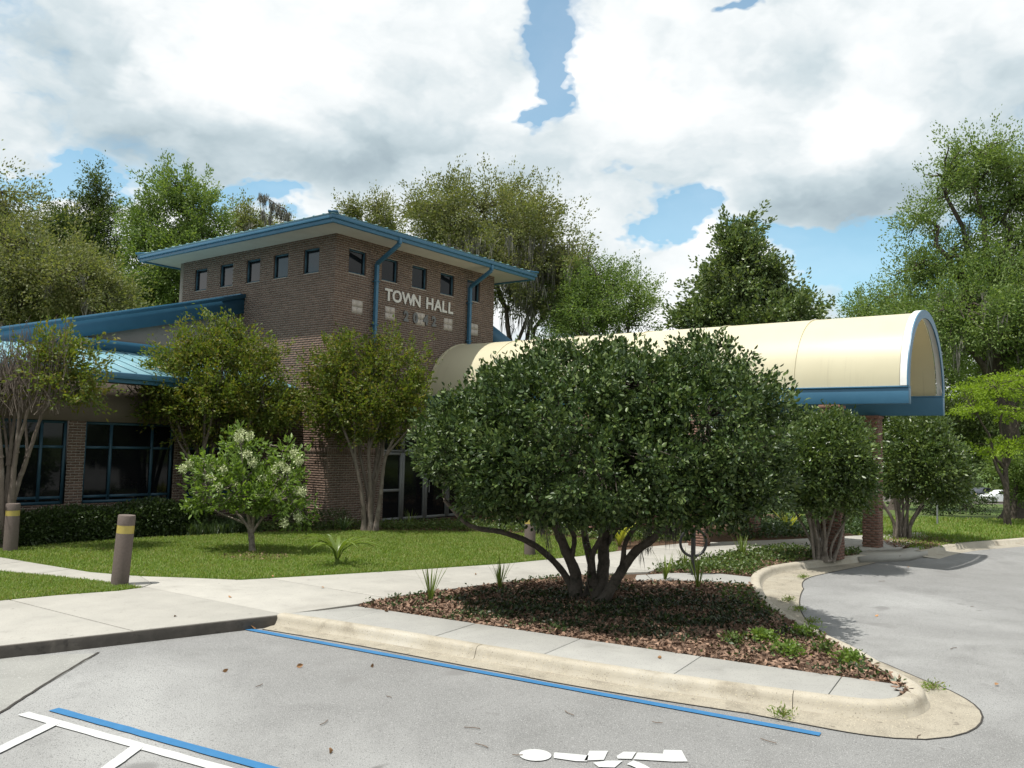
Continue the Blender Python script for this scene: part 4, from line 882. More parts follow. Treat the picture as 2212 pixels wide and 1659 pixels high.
tree('crape_myrtle', 'full olive green crape myrtle in front of the pent roof and window wall', 'tree', m2, [lobe(470, 835, e2, 150, 85, 1.4), lobe(385, 870, e2, 85, 50, 1.), lobe(560, 860, e2, 78, 70, 1.), lobe(455, 750, e2, 75, 50, .9), lobe(525, 760, e2, 65, 50, .8), lobe(385, 775, e2, 55, 45, .7), lobe(585, 780, e2, 28, 40, .5), lobe(325, 830, e2, 28, 26, .5), lobe(430, 705, e2, 14, 26, .3), lobe(470, 695, e2, 14, 26, .3), lobe(505, 710, e2, 14, 24, .3), lobe(320, 890, e2, 26, 16, .4), lobe(600, 900, e2, 55, 35, .6), lobe(470, 930, e2, 120, 35, 1.), lobe(625, 850, e2, 24, 18, .3)], 'lf_myrtle', 'bark_pale', 1100, 36, .12, .095, .5,
     stems=st2, shell=.25, gap=.58, gs_=2.5, seed=6, up=.65, elong=3.2, twigs=220)
m3 = G(8, 1184); e3 = fd(m3)
st3 = vase(e3, 10, 1186, [(-90, 890, 0), (-40, 870, .4), (-5, 880, -.3), (30, 890, .3), (65, 880, -.2), (95, 890, .2), (50, 860, .5)])
r3 = tree('crape_myrtle', 'sparse crape myrtle with bare twigs at the far end of the window wall', 'tree', m3, [lobe(140, 800, e3, 75, 70, .9), lobe(170, 850, e3, 60, 45, .7), lobe(110, 760, e3, 60, 50, .7), lobe(-60, 820, e3, 90, 80, 1.), lobe(200, 830, e3, 28, 14, .3), lobe(180, 745, e3, 28, 18, .3)], 'lf_myrtle', 'bark_pale', 330, 30, .11, .09, .5,
     stems=st3, shell=.2, gap=.5, gs_=2.2, seed=7, up=.4, elong=3.4, twigs=200)
bt = []
for _ in range(420):                         # bare fine twigs in the upper left of its crown
    x_ = random.uniform(-20, 130); a_ = at(x_+random.uniform(-20, 20), random.uniform(800, 900), e3+random.uniform(-.6, .6)); bt.append((branch_path(a_, a_+np.array([0, 0, random.uniform(.4, 1.2)])+RV*random.uniform(-.35, .35)+FV*random.uniform(-.2, .2), .02, 4, .1), .009, .004))
wood(bt, 'twigs', 'bark_pale', r3, 4)

# ------------------------------------------------------------------ small flowering tree on the lawn
fb = G(545, 1191); fdist = fd(fb)
fst = [(S3((545, 1194, fdist), (543, 1160, fdist), (540, 1140, fdist)), (.075, .06)), (S3((541, 1143, fdist), (505, 1100, fdist), (470, 1060, fdist-.2), (430, 1010, fdist-.3)), (.04, .014)), (S3((543, 1145, fdist), (552, 1090, fdist), (565, 1040, fdist+.1), (585, 960, fdist+.2)), (.045, .012)),
       (S3((543, 1142, fdist), (530, 1090, fdist-.2), (525, 1030, fdist-.3), (520, 960, fdist-.2)), (.04, .012)), (S3((545, 1150, fdist), (575, 1110, fdist), (610, 1080, fdist-.2), (640, 1060, fdist-.2)), (.035, .012)), (S3((540, 1135, fdist), (480, 1110, fdist+.2), (430, 1085, fdist+.2)), (.028, .01))]
ft = tree('flowering_tree', 'small light green tree with cream flower clusters on the lawn', 'tree', fb, [lobe(520, 1050, fdist, 105, 70, .95), lobe(600, 1060, fdist, 65, 75, .8), lobe(440, 1010, fdist, 45, 38, .5), lobe(525, 965, fdist, 45, 35, .5), lobe(620, 990, fdist, 38, 35, .45), lobe(425, 1085, fdist, 30, 25, .35), lobe(640, 1110, fdist, 40, 28, .4)], 'lf_flower', 'bark_grey', 300, 17, .12, .12, .38,
     stems=fst, shell=.3, gap=.5, gs_=3.2, seed=8, up=.5, elong=1.2, six=True, twigs=120)
for (x_, y_) in ((520, 930), (512, 950), (545, 945), (635, 975), (648, 1000), (600, 1005), (585, 1010), (625, 1012), (560, 1035), (545, 1000), (480, 1010), (455, 1005), (405, 1000), (395, 1010), (505, 1040), (475, 1055), (560, 1075), (600, 1080), (640, 1060), (650, 1065), (615, 1125), (640, 1115), (450, 1030), (535, 985)):
    c_ = at(x_+random.uniform(-6, 6), y_+random.uniform(-6, 6), fdist-random.uniform(.2, .75)); n_ = 170; Pp = c_+rng.normal(0, .036, (n_, 3)); A_ = unit(Pp-c_)+rng.normal(0, .5, (n_, 3)); build_leaves(leaf_mesh(Pp, A_, rng.uniform(.03, .05, n_), .65), 'flower_cluster', 'petal', ft)['kind'] = 'stuff'
ringp = np.array([G(x_, y_)[:2] for x_, y_ in ((470, 1203), (500, 1194), (560, 1192), (620, 1198), (625, 1206), (570, 1212), (510, 1210))]); sheet('mulch_ring', ringp, .004, 'soil')

# ------------------------------------------------------------------ strappy plants
def strap_plant(name, label, cat, base_, n_, L, wd, lean, mat, droop=.6, group=None, seg=7, stalk=0.):
    base_ = np.array(base_, float); root = empty(name, label, cat, base_, group)
    for k_ in range(n_):
        a = 2*math.pi*k_/n_+random.uniform(-.5, .5); ln = lean*random.uniform(.5, 1.3); l_ = L*random.uniform(.65, 1.15); dh = np.array([math.cos(a), math.sin(a), 0]); t = np.linspace(0, 1, seg)
        P = base_+dh[None]*(.02+ln*l_*t[:, None]**(1.25))+np.array([0, 0, 1.])*(stalk*min(1., 1)+l_*(t-droop*ln*t**2.4))[:, None]; P[0, 2] = base_[2]-.01+stalk*.6
        sd_ = np.array([-dh[1], dh[0], 0]); wv_ = wd*np.sin(np.clip(t*.9+.12, 0, 1)*math.pi)**.6*random.uniform(.8, 1.15); wv_[-1] = .002; V = np.vstack([P-sd_*wv_[:, None]/2+[0, 0, wd*.18], P, P+sd_*wv_[:, None]/2+[0, 0, wd*.18]]); q_ = np.arange(seg-1)
        mb = MB(); mb.addn(V, np.concatenate([np.stack([q_, q_+1, q_+seg+1, q_+seg], -1), np.stack([q_+seg, q_+seg+1, q_+2*seg+1, q_+2*seg], -1)])); mb.build('leaf', mat, root)
    if stalk:
        mb = MB(); mb.tube([base_-[0, 0, .02], base_+[0, 0, stalk+.06]], [.045, .035], 8); mb.build('stalk', mat, root, smooth=True)
    return root
strap_plant('crinum_lily', 'large arching strap leaved lily at the lawn edge', 'plant', G(728, 1221), 20, .80, .085, .9, 'lf_strap', .68, stalk=.16)
strap_plant('yucca', 'thin spiky plant at the foot of the crape myrtle by the doors', 'plant', G(742, 1148), 22, .5, .025, .6, 'lf_liriope', .3)
iris = [((930, 1300), .62, 14, 'upright iris tuft at the tip of the mulch bed nearest the plaza'), ((1080, 1272), .55, 18, 'spiky iris tuft on the mulch edge beside the broad evergreen'), ((1437, 1252), .50, 20, 'bushy iris tuft by the bike rack slab'), ((1508, 1272), .62, 16, 'tall iris tuft on mulch in front of the bike rack'), ((1603, 1208), .60, 30, 'thick iris clump in the bed beyond the bike rack'), ((1478, 1226), .45, 14, 'small iris tuft beside the walk behind the bike rack'), ((885, 1142), .55, 14, 'grassy tuft in front of the glass doors')]
for (p_, l_, n_, lab) in iris: strap_plant('iris', lab, 'plant', G(*p_), n_, l_, .02, .38, 'lf_strap', .25, 'iris tufts')
for (p_, l_, lab) in (((1338, 1178), .75, 'yellow green leafy plant seen behind the broad evergreen trunks'), ((1703, 1150), .7, 'yellow green leafy plant between the canopy columns')): strap_plant('variegated_ginger', lab, 'plant', G(*p_), 15, l_, .11, .5, 'lf_variegated', .3)

# ------------------------------------------------------------------ hedges and low plants
def hedge(name, label, cat, pts, wd, h, mat, dens=900, L=.05, z0=0., group=None):
    P = curve(np.array([[*p[:2], 0] for p in pts]), 8); n_ = int(np.linalg.norm(np.diff(P, axis=0), axis=1).sum()*dens); k_ = rng.integers(0, len(P)-1, n_); t = rng.random((n_, 1)); q_ = P[k_]*(1-t)+P[k_+1]*t
    Tn_ = unit(P[k_+1]-P[k_]); s_ = np.stack([-Tn_[:, 1], Tn_[:, 0], 0*Tn_[:, 0]], -1); a = rng.uniform(-.15, math.pi+.15, n_); r = .72+.35*rng.random(n_)
    hh = h*(1+.16*wob(q_, 1.3, 2.)); off = s_*(np.sign(np.cos(a))*np.abs(np.cos(a))**.5*wd/2*r)[:, None]; zz = z0+np.abs(np.sin(a))**.5*hh*r*np.where(rng.random(n_) < .25, rng.random(n_), 1)
    B = q_+off; B[:, 2] = np.maximum(zz, z0+.02); out = unit(off+np.stack([0*a, 0*a, zz-z0-h*.4], -1)); b_ = np.array([*P[len(P)//2][:2], z0]); root = empty(name, label, cat, b_, group)
    build_leaves(leaf_mesh(B, out+rng.normal(0, .7, B.shape), L*rng.uniform(.6, 1.3, n_), .55), 'foliage', mat, root)
    mb = MB()
    for j in range(0, len(P), 3): mb.tube([P[j]+[0, 0, z0-.02], P[j]+[random.uniform(-.1, .1), random.uniform(-.1, .1), z0+h*.75]], [.018, .006], 5)
    mb.build('stems', 'bark_dark', root, kind='stuff'); return root
hedge('hedge', 'clipped dark hedge under the window wall', 'hedge', [(-13.5, 1.2), (-10, 1.2), (-6, 1.25), (-2.9, 1.3)], 1.0, .72, 'lf_hedge', 4200, .075)
hedge('shrub', 'low dark shrub at the brick tower corner', 'shrub', [(-1.2, .55), (-.6, -.25), (.3, -.6)], .7, .5, 'lf_hedge', 1300)
hedge('hedge', 'dark hedge glimpsed between the canopy columns', 'hedge', [(9.6, -9.2), (11.5, -7.5), (13.5, -5.5)], 1.1, .8, 'lf_hedge', 1100, .07)
hedge('hedge', 'low dark hedge behind the canopy columns nearer the hall', 'hedge', [(9., -6.5), (9.5, -3.), (9.8, -.2)], 1.1, .75, 'lf_hedge', 1100, .07)
def far_hedge(x0, x1, ytop, ybot, d, lab):
    a, b = at(x0, ybot, d), at(x1, ybot, d); z_ = float(terrain_z(a[None])[0]) if d > 34 else 0.; hedge('hedge', lab, 'hedge', [a, (a+b)/2, b], 1.8, max(.5, at((x0+x1)/2, ytop, d)[2]-z_), 'lf_hedge', 700, .13, z_)
far_hedge(2075, 2140, 1072, 1112, 47, 'clipped block hedge on the lawn before the car park')
far_hedge(1985, 2050, 1085, 1110, 44, 'low loose hedge on the shaded lawn behind the evergreens')
# liriope and ground cover: grass-like masses
def blades(name, poly, n_, L, wd, mat, lean=.5, z=0., parent=None, tuft=0):
    if tuft:
        c_ = scatter(poly, n_//tuft+1); p = np.repeat(c_, tuft, 0)[:n_]+rng.normal(0, .05, (n_, 2))
    else: p = scatter(poly, n_)+rng.normal(0, .035, (n_, 2))
    a = rng.uniform(0, 2*np.pi, n_); l_ = L*rng.uniform(.5, 1.25, n_); le = lean*rng.uniform(.1, 1.2, n_); d = np.stack([np.cos(a), np.sin(a)], -1); B = np.column_stack([p, np.full(n_, z)])
    s_ = np.column_stack([-d[:, 1], d[:, 0], 0*a])*wd/2*rng.uniform(.7, 1.3, (n_, 1)); T_ = B+np.column_stack([d*(le*l_)[:, None], l_*(1-.35*le)])
    M_ = B+np.column_stack([d*(le*l_)[:, None]*.35, l_*.6]); V = np.stack([B-s_, B+s_, M_+s_*.8, T_, M_-s_*.8], 1).reshape(-1, 3); b = np.arange(n_)[:, None]*5
    o = link(name, mesh_np(name, V, [b+[0, 1, 2, 4], b+[4, 2, 3]]), mat, parent, kind='stuff'); return o
def cover(name, poly, n_, h, L, mat, z=0., clump=.0):
    p = scatter(poly, n_); 
    if clump: k_ = wob(np.column_stack([p, 0*p[:, 0]]), 2.6, 4.)+rng.normal(0, .25, n_) > clump; p = p[k_]
    m_ = len(p); B = np.column_stack([p, z+h*rng.random(m_)**1.3]); A = rng.normal(size=(m_, 3)); A[:, 2] = np.abs(A[:, 2])*.6+.1; V, Fq = leaf_mesh(B, A, L*rng.uniform(.6, 1.3, m_), .55)
    return link(name, mesh_np(name, V, [Fq]), mat, None, kind='stuff')
tag(blades('liriope', px([(-60, 1184), (60, 1178), (260, 1162), (420, 1156), (560, 1149), (560, 1136), (400, 1134), (250, 1138), (60, 1150), (-60, 1160)]), 30000, .34, .015, 'lf_liriope', .9, 0, tuft=34), 'dark grassy liriope border below the hedge', 'ground cover')
tag(cover('ground_cover', px([(560, 1150), (780, 1145), (960, 1147), (1130, 1152), (1250, 1162), (1330, 1172), (1480, 1170), (1480, 1155), (1250, 1145), (1130, 1138), (960, 1134), (780, 1136), (560, 1140)]), 15000, .20, .07, 'lf_cover', 0.), 'leafy ground cover between lawn and entrance', 'ground cover')
tag(cover('ground_cover', [p for p in bed2], 9000, .16, .07, 'lf_cover', -.01, -.25), 'green ground cover filling the bed beyond the bike rack', 'ground cover')
tag(cover('ground_cover', px([(960, 1302), (1060, 1278), (1250, 1264), (1500, 1288), (1615, 1302), (1690, 1350), (1735, 1382), (1560, 1390), (1400, 1388), (1200, 1361), (1010, 1334)]), 15000, .09, .055, 'lf_shade', -.01, -.1), 'creeper under the broad evergreen, leaves darkened to deepen the tree shadow', 'ground cover')  # patch cut to the tree's cast shadow, leaf colour darkened to strengthen it
tag(cover('ground_cover', mulch, 16000, .10, .06, 'lf_hedge', -.01, .42), 'scattered green creepers on the island mulch', 'ground cover')
tag(cover('ground_cover', px([(1600, 1166), (1700, 1162), (1870, 1155), (1870, 1130), (1700, 1135), (1600, 1140)]), 9000, .35, .10, 'lf_liriope', 0.), 'dark leafy bed behind the canopy columns', 'ground cover')
tag(cover('ground_cover', px([(1560, 1272), (1622, 1268), (1640, 1300), (1700, 1345), (1560, 1300)]), 450, .12, .06, 'lf_cover', -.01), 'green creeper along the curved kerb of the island', 'ground cover')
for (x_, y_, r_, n_, lab) in ((1585, 1392, 26, 150, 'small green weed in sunlit leaf litter near the shadow edge'), (1650, 1385, 30, 310, 'leafy green weed clump on the sunny mulch'), (1700, 1415, 34, 310, 'spreading green weed in the leaf litter by the strip'), (1780, 1410, 26, 160, 'green weed by the kerb bend'), (1835, 1432, 28, 250, 'low green weed patch before the island nose'), (1740, 1375, 30, 220, 'weed clump at the edge of the tree shadow')):
    c_ = G(x_, y_); root = empty('weed', lab, 'weed', (c_[0], c_[1], -.01)); rr = r_*fd(c_)/F; Pw = c_+np.column_stack([rng.normal(0, rr*.5, (n_, 2)), rng.random(n_)*.13]); A = rng.normal(size=(n_, 3)); A[:, 2] = np.abs(A[:, 2]); build_leaves(leaf_mesh(Pw, A, .06*rng.uniform(.6, 1.3, n_), .5), 'leaves', 'lf_flower' if n_ > 200 else 'lf_cover', root)
    Pt = [(c_+[0, 0, -.02], c_+[random.uniform(-rr, rr)*.6, random.uniform(-rr, rr)*.6, .1]) for _ in range(8)]; mb = MB(); [mb.tube([a, (a+b)/2+[0, 0, .02], b], .003, 4) for a, b in Pt]; mb.build('stems', 'twig', root, kind='stuff')
for (x_, y_, lab) in ((1692, 1545, 'weed growing in the kerb joint near the island nose'), (1703, 1298, 'weed in the gutter crack of the upper bend'), (1735, 1248, 'weed at the top of the gutter bend'), (1755, 1345, 'weed at the gutter edge beside the tree shadow'), (1725, 1318, 'sprig in the gutter between two weeds'), (2015, 1487, 'sprig behind the island nose')):
    c_ = G(x_, y_, ROADZ+.03); root = empty('weed', lab, 'weed', c_); n_ = 130; Pw = c_+np.column_stack([rng.normal(0, .09, n_), rng.normal(0, .05, n_), np.abs(rng.normal(0, .025, n_))]); A = rng.normal(size=(n_, 3)); A[:, 2] = np.abs(A[:, 2])
    build_leaves(leaf_mesh(Pw, A, .05*rng.uniform(.6, 1.3, n_), .25), 'leaves', 'lf_grass', root); mb = MB(); [mb.tube([c_-[0, 0, .02], c_+[random.uniform(-.1, .1), random.uniform(-.05, .05), .06]], .003, 4) for _ in range(6)]; mb.build('stems', 'twig', root, kind='stuff')
# leaf litter on the mulch
def litter(poly, n_, name, lab, mat='litter', L=.075, h=.03):
    p = scatter(poly, n_); B = np.column_stack([p, -.008+h*rng.random(n_)]); A = rng.normal(size=(n_, 3)); A[:, 2] *= .28; V, Fq = leaf_mesh(B, A, L*rng.uniform(.5, 1.35, n_), .5, .35); return tag(link(name, mesh_np(name, V, [Fq]), mat, None, kind='stuff'), lab, 'leaf litter')
litter(mulch, 34000, 'leaf_litter', 'brown leaf litter covering the island mulch'); litter(bed2, 4000, 'leaf_litter', 'brown leaf litter in the bed beyond the bike rack'); litter(bed3, 2500, 'leaf_litter', 'brown leaf litter round the dark rounded evergreen'); litter(ringp, 500, 'leaf_litter', 'dry leaves ringed round the flowering tree', L=.06)
for (x_, y_) in ((565, 1352), (590, 1352), (555, 1356)):
    c_ = G(x_, y_, ROADZ+.012); V, Fq = leaf_mesh(c_[None]+np.zeros((1, 3)), np.array([[random.uniform(-1, 1), random.uniform(-1, 1), .5]]), np.array([.12]), .7, .5, True); tag(link('dry_leaf', mesh_np('dry_leaf', V-c_, [Fq]), 'dry_leaf', None, c_), 'curled dry leaf in the corner where plaza edge meets kerb', 'leaf', 'dry leaves in the kerb corner')
def debris(nm, mat, spots, L_, lab, grp, cat):
    for (x_, y_, z_) in spots:
        c_ = G(x_, y_, z_); a_ = random.uniform(0, 6.28); dv = np.array([math.cos(a_), math.sin(a_), 0])
        if mat == 'twig': mb = MB(); l_ = L_*random.uniform(.5, 1.4); mb.tube([c_-dv*l_/2, c_+dv*l_*.1+np.array([-dv[1], dv[0], 0])*.012, c_+dv*l_/2], .004, 5); o = mb.build(nm, mat, None, c_)
        else: V, Fq = leaf_mesh(c_[None], np.array([[dv[0], dv[1], .25]]), np.array([L_*random.uniform(.7, 1.2)]), .6, .4, True); o = link(nm, mesh_np(nm, V-c_, [Fq]), mat, None, c_)
        tag(o, lab, cat, grp)
debris('twig', 'twig', [(x_, y_, ROADZ+.014) for x_, y_ in ((1020, 1572), (1118, 1630), (1040, 1610), (1660, 1600), (1985, 1590), (1905, 1255), (2100, 1310), (1420, 1560), (840, 1505), (560, 1480), (1800, 1235), (2060, 1400), (700, 1560), (1230, 1540))], .12, 'small dry twig fallen on the grey asphalt', 'twigs on the asphalt', 'twig')
debris('dry_leaf', 'dry_leaf', [(x_, y_, ROADZ+.014) for x_, y_ in ((720, 1620), (1890, 1330), (1960, 1225), (800, 1440), (640, 1440), (2150, 1480), (480, 1450))], .07, 'single dry leaf lying on the grey asphalt', 'dry leaves on the asphalt', 'leaf')
debris('dry_leaf', 'dry_leaf', [(x_, y_, .02) for x_, y_ in ((590, 1246), (650, 1243), (380, 1330), (700, 1270), (1030, 1240), (1180, 1352), (840, 1320), (1420, 1420), (500, 1290))], .075, 'single dry leaf lying on the pale concrete walk', 'dry leaves on the concrete', 'leaf')
# turf blades
for nm, pl, n_, lab in (('grass', lawn_a, 150000, 'mown green lawn between walk and hall'), ('grass', lawn_b, 42000, 'mown green lawn strip between the two paths')): tag(blades(nm, pl, n_, .055, .010, 'lf_grass', .8, -.004), lab, 'grass')
tag(blades('grass', lawn_c, 40000, .10, .022, 'lf_grass', .8, -.004), 'rough grass beyond the far kerb', 'grass')

#@FAR
# ------------------------------------------------------------------ trees behind and beside the hall
def far_tree(name, label, bx, d, lobes, leaf, nc, per, spread, L, **kw):
    b = at(bx, 1000, d); b[2] = terrain_z(b[None])[0]; kw.setdefault('trunk_r', .4); kw.setdefault('bark', 'bark_dark'); bark = kw.pop('bark')
    nc, per, spread, L = int(nc*.72), int(per*2.3), spread*.88, L*.78; kw.setdefault('sprigs', nc//8); kw['gap'] = kw.get('gap', .3)+.08; kw.setdefault('bump', .2); kw['shell'] = kw.get('shell', .3)*.8
    return tree(name, label, 'tree', b, [lobe(x_, y_, d+dd, rx, ry, rd) for (x_, y_, rx, ry, rd, dd) in lobes], leaf, bark, nc, per, spread, L, **kw)
far_tree('live_oak', 'olive live oak hung with grey moss beyond the window wall', 20, 46, [(0, 440, 65, 75, 3.5, 0), (60, 560, 120, 90, 4, -2), (150, 620, 130, 90, 4, -2), (20, 680, 110, 70, 4, -1), (-60, 560, 100, 140, 4, 0), (220, 660, 70, 70, 3, -1)], 'lf_oak_olive', 950, 46, .65, .22, shell=.3, gap=.42, gs_=.55, seed=11, up=.2, elong=1.5, droop=.5, moss=1500, twigs=260, limb_z=5)
far_tree('cypress', 'dark narrow pointed tree rising above the oaks', 205, 62, [(206, 400, 16, 45, 1., 0), (208, 470, 45, 55, 1.8, 0), (170, 500, 60, 60, 2., 0), (215, 560, 60, 80, 2.4, 0), (110, 500, 55, 55, 2, 1)], 'lf_dark', 420, 46, .55, .24, shell=.2, gap=.4, gs_=.7, seed=12, up=.6, elong=1.6, twigs=150, limb_z=12)
far_tree('sweetgum', 'mid green tree with open layered crown between the pointed tree and the tower', 380, 58, [(390, 430, 70, 62, 3, 0), (340, 500, 70, 60, 3, 0), (440, 480, 45, 70, 2.5, 0), (380, 560, 100, 70, 3.5, 0), (300, 460, 28, 20, 1.2, 0), (330, 640, 90, 70, 3.5, 0), (440, 590, 60, 60, 3, 0)], 'lf_oak_green', 800, 48, .6, .25, shell=.25, gap=.46, gs_=.55, seed=13, up=.4, elong=1.4, twigs=260, limb_z=7)
far_tree('live_oak', 'pale thin crowned tree peeping over the tower eave beside the dead limb', 540, 70, [(530, 480, 42, 32, 2, 0), (590, 500, 40, 30, 2, 0)], 'lf_oak_olive', 120, 40, .7, .26, shell=.2, gap=.4, gs_=.7, seed=14, moss=300, twigs=80, limb_z=10)
far_tree('live_oak', 'wispy olive tree just above the tower hip', 815, 66, [(815, 455, 38, 32, 2, 0), (770, 460, 40, 18, 1.6, 0), (835, 490, 38, 22, 2, 0)], 'lf_oak_olive', 130, 34, .6, .24, shell=.2, gap=.45, gs_=.9, seed=15, twigs=110, limb_z=9)
far_tree('live_oak', 'great domed olive live oak behind the tower, draped in moss', 1120, 50, [(1040, 480, 160, 85, 5, 0), (950, 470, 80, 70, 3.5, 0), (1140, 530, 110, 110, 4.5, 0), (1180, 620, 90, 80, 4, 0), (1060, 580, 130, 90, 5, 0), (1230, 590, 50, 50, 2.5, 0)], 'lf_oak_olive', 1150, 46, .6, .2, shell=.35, gap=.36, gs_=.55, seed=16, up=.35, elong=1.5, droop=.3, moss=4200, mossl=(.6, 2.4), twigs=320, limb_z=7)
far_tree('laurel_oak', 'greyish green oak with fine branches between oak and magnolia', 1310, 48, [(1310, 650, 100, 70, 4, 0), (1250, 680, 70, 70, 3.5, 0), (1375, 675, 45, 45, 2.2, 0), (1290, 610, 60, 40, 2.5, 0)], 'lf_oak_green', 600, 40, .5, .17, shell=.3, gap=.4, gs_=.7, seed=17, moss=260, twigs=260, limb_z=5)
far_tree('magnolia', 'tall conical magnolia with glossy leaves behind the canopy', 1600, 42, [(1595, 500, 38, 45, 1.1, 0), (1600, 560, 65, 55, 1.8, 0), (1570, 620, 75, 55, 2.1, 0), (1650, 610, 65, 55, 1.9, 0), (1560, 680, 95, 55, 2.5, 0), (1680, 680, 90, 50, 2.4, 0), (1500, 690, 45, 30, 1.2, 0), (1620, 720, 120, 60, 3, 0)], 'lf_magnolia', 900, 34, .42, .24, six=True, shell=.35, gap=.30, gs_=.9, seed=18, up=.3, elong=1.2, twigs=220, limb_z=5)
far_tree('live_oak', 'towering spreading live oak with open limbs beyond the lime green tree', 2190, 40, [(2110, 352, 85, 52, 3, 0), (2180, 410, 90, 80, 3, 0), (2040, 400, 55, 45, 2, 0), (1990, 480, 50, 45, 2, 0), (2060, 560, 90, 60, 3, 0), (1985, 590, 45, 45, 1.8, 0), (2150, 640, 110, 90, 4, -1), (2060, 700, 120, 80, 4, -2), (2200, 750, 90, 90, 4, 0), (2250, 550, 90, 150, 4, 0)], 'lf_oak_green', 1650, 44, .50, .17, shell=.3, gap=.28, gs_=.65, seed=19, up=.35, elong=1.5, moss=1000, twigs=420, limb_z=7, trunk_r=.55)
far_tree('laurel_oak', 'rounded green oak behind the canopy end', 1930, 55, [(1920, 660, 90, 55, 3.2, 0), (1870, 690, 50, 40, 2.4, 0), (1990, 690, 90, 70, 3.5, 0), (1900, 760, 110, 60, 4, 0), (2050, 780, 90, 80, 4, 0)], 'lf_oak_green', 700, 44, .55, .19, shell=.3, gap=.3, gs_=.6, seed=20, twigs=160, limb_z=5, moss=300)
far_tree('redbud', 'lime green young tree growing in flat layers beyond the far kerb', 2175, 31, [(2150, 845, 85, 22, 1.8, 0), (2210, 820, 70, 22, 1.8, 0), (2105, 885, 60, 14, 1.4, 0), (2180, 965, 80, 16, 1.8, 0), (2125, 975, 40, 10, 1.2, 0), (2215, 895, 60, 16, 1.6, 0)], 'lf_lime', 300, 22, .30, .12, squash=.3, sprigs=0, shell=.2, gap=.55, gs_=1.2, seed=21, up=.1, elong=1.5, twigs=140, limb_z=2.2, trunk_r=.16)
far_tree('laurel_oak', 'dark leafy tree standing under the towering open limbed oak', 2185, 34, [(2190, 1005, 50, 30, 1.8, 0), (2240, 1040, 50, 50, 1.8, 0)], 'lf_oak_green', 220, 40, .32, .14, shell=.3, gap=.3, gs_=1., seed=22, twigs=60, limb_z=1.6, trunk_r=.14)
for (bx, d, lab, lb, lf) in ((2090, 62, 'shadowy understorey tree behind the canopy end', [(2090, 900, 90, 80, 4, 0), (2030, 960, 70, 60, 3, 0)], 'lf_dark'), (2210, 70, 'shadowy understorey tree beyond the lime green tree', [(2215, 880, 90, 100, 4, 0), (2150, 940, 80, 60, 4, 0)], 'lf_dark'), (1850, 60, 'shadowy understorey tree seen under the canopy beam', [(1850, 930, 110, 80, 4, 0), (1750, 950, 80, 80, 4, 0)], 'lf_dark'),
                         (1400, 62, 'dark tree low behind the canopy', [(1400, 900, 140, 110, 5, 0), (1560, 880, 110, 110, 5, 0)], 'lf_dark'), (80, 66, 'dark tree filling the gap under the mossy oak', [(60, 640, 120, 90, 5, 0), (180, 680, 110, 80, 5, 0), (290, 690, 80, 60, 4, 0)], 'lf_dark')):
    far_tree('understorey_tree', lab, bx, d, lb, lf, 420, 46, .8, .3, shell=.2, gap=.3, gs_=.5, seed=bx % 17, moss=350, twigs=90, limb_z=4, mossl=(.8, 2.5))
# a dead mossy limb above the left eave
sb_ = at(640, 470, 64); gz = terrain_z(sb_[None])[0]; snag = empty('dead_snag', 'dead grey limb with moss tufts above the tower eave', 'tree', (sb_[0], sb_[1], gz))
P0 = curve([sb_*[1, 1, 0]+[0, 0, gz-.1], at(640, 700, 64), at(625, 480, 64), at(600, 445, 64), at(572, 425, 64)], 7); wood([(P0, .10, .03), (branch_path(at(622, 478, 64), at(560, 460, 64), .02), .04, .015), (branch_path(at(610, 460, 64), at(585, 470, 64), .02), .035, .012)], 'trunk', 'bark_dark', snag)
moss_strands(np.array([at(x_, y_, 64) for x_, y_ in ((572, 425), (580, 432), (590, 440), (600, 447), (610, 455), (620, 465), (565, 460), (585, 466))]), snag, 700, .3, 1.2, .03)
# trees beyond the lot, behind the photographer: seen only as reflections in the glass
for k_, (sx, sz_, hh) in enumerate(((-30, -8, 9), (-14, -20, 10), (2, -24, 9), (18, -22, 11), (34, -14, 12), (-38, 10, 10), (44, 0, 13), (52, 15, 14), (62, 27, 14), (-54, 4, 12))):
    b = np.array([*cf(sx, sz_), -.17]); root = None
    lb = [(b+np.array([0, 0, hh*.55]), np.array([6., 6., hh*.42])), (b+RV*4.5+np.array([0, 0, hh*.5]), np.array([4., 4., hh*.34])), (b-RV*4.5+np.array([0, 0, hh*.45]), np.array([4., 4., hh*.34]))]
    tree('live_oak', ('spreading oak across the car park, reflected in the window glass'), 'tree', b, lb, 'lf_dark', 'bark_dark', 260, 40, 1.0, .42, shell=.3, seed=30+k_, twigs=20, trunk_r=.4, limb_z=3, group='oaks across the car park')

# ------------------------------------------------------------------ street furniture
def bollard(p, h, r, lab, tilt=(0, 0)):
    root = empty('bollard_light', lab, 'bollard', p, 'bollard lights along the walks'); root.rotation_euler = (tilt[0], tilt[1], 0)
    mb = MB(); mb.lathe(p, [(0, -.03), (r, -.03), (r, h*.735), (r*.99, h*.742), (0, h*.742)], 32); mb.build('post', 'bollard', root, smooth=True).data.set_sharp_from_angle(angle=.6)
    mb = MB(); mb.lathe(p, [(0, h*.743), (r*.985, h*.743), (r*.985, h*.858), (0, h*.858)], 32); mb.build('lens', 'lens', root, smooth=True).data.set_sharp_from_angle(angle=.6)
    mb = MB(); mb.lathe(p, [(0, h*.859), (r, h*.859), (r, h*.985), (r*.94, h), (0, h)], 32); mb.build('cap', 'bollard', root, smooth=True).data.set_sharp_from_angle(angle=.6)
    return root
tl = RV*1.0; ang = math.radians(3.0)                         # the near one leans to the right of the walk
bollard(G(258, 1264), 1.13, .135, 'leaning brown bollard light at the tip of the lawn strip', (-ang*RV[1]*-1*-1, ang*RV[0]))
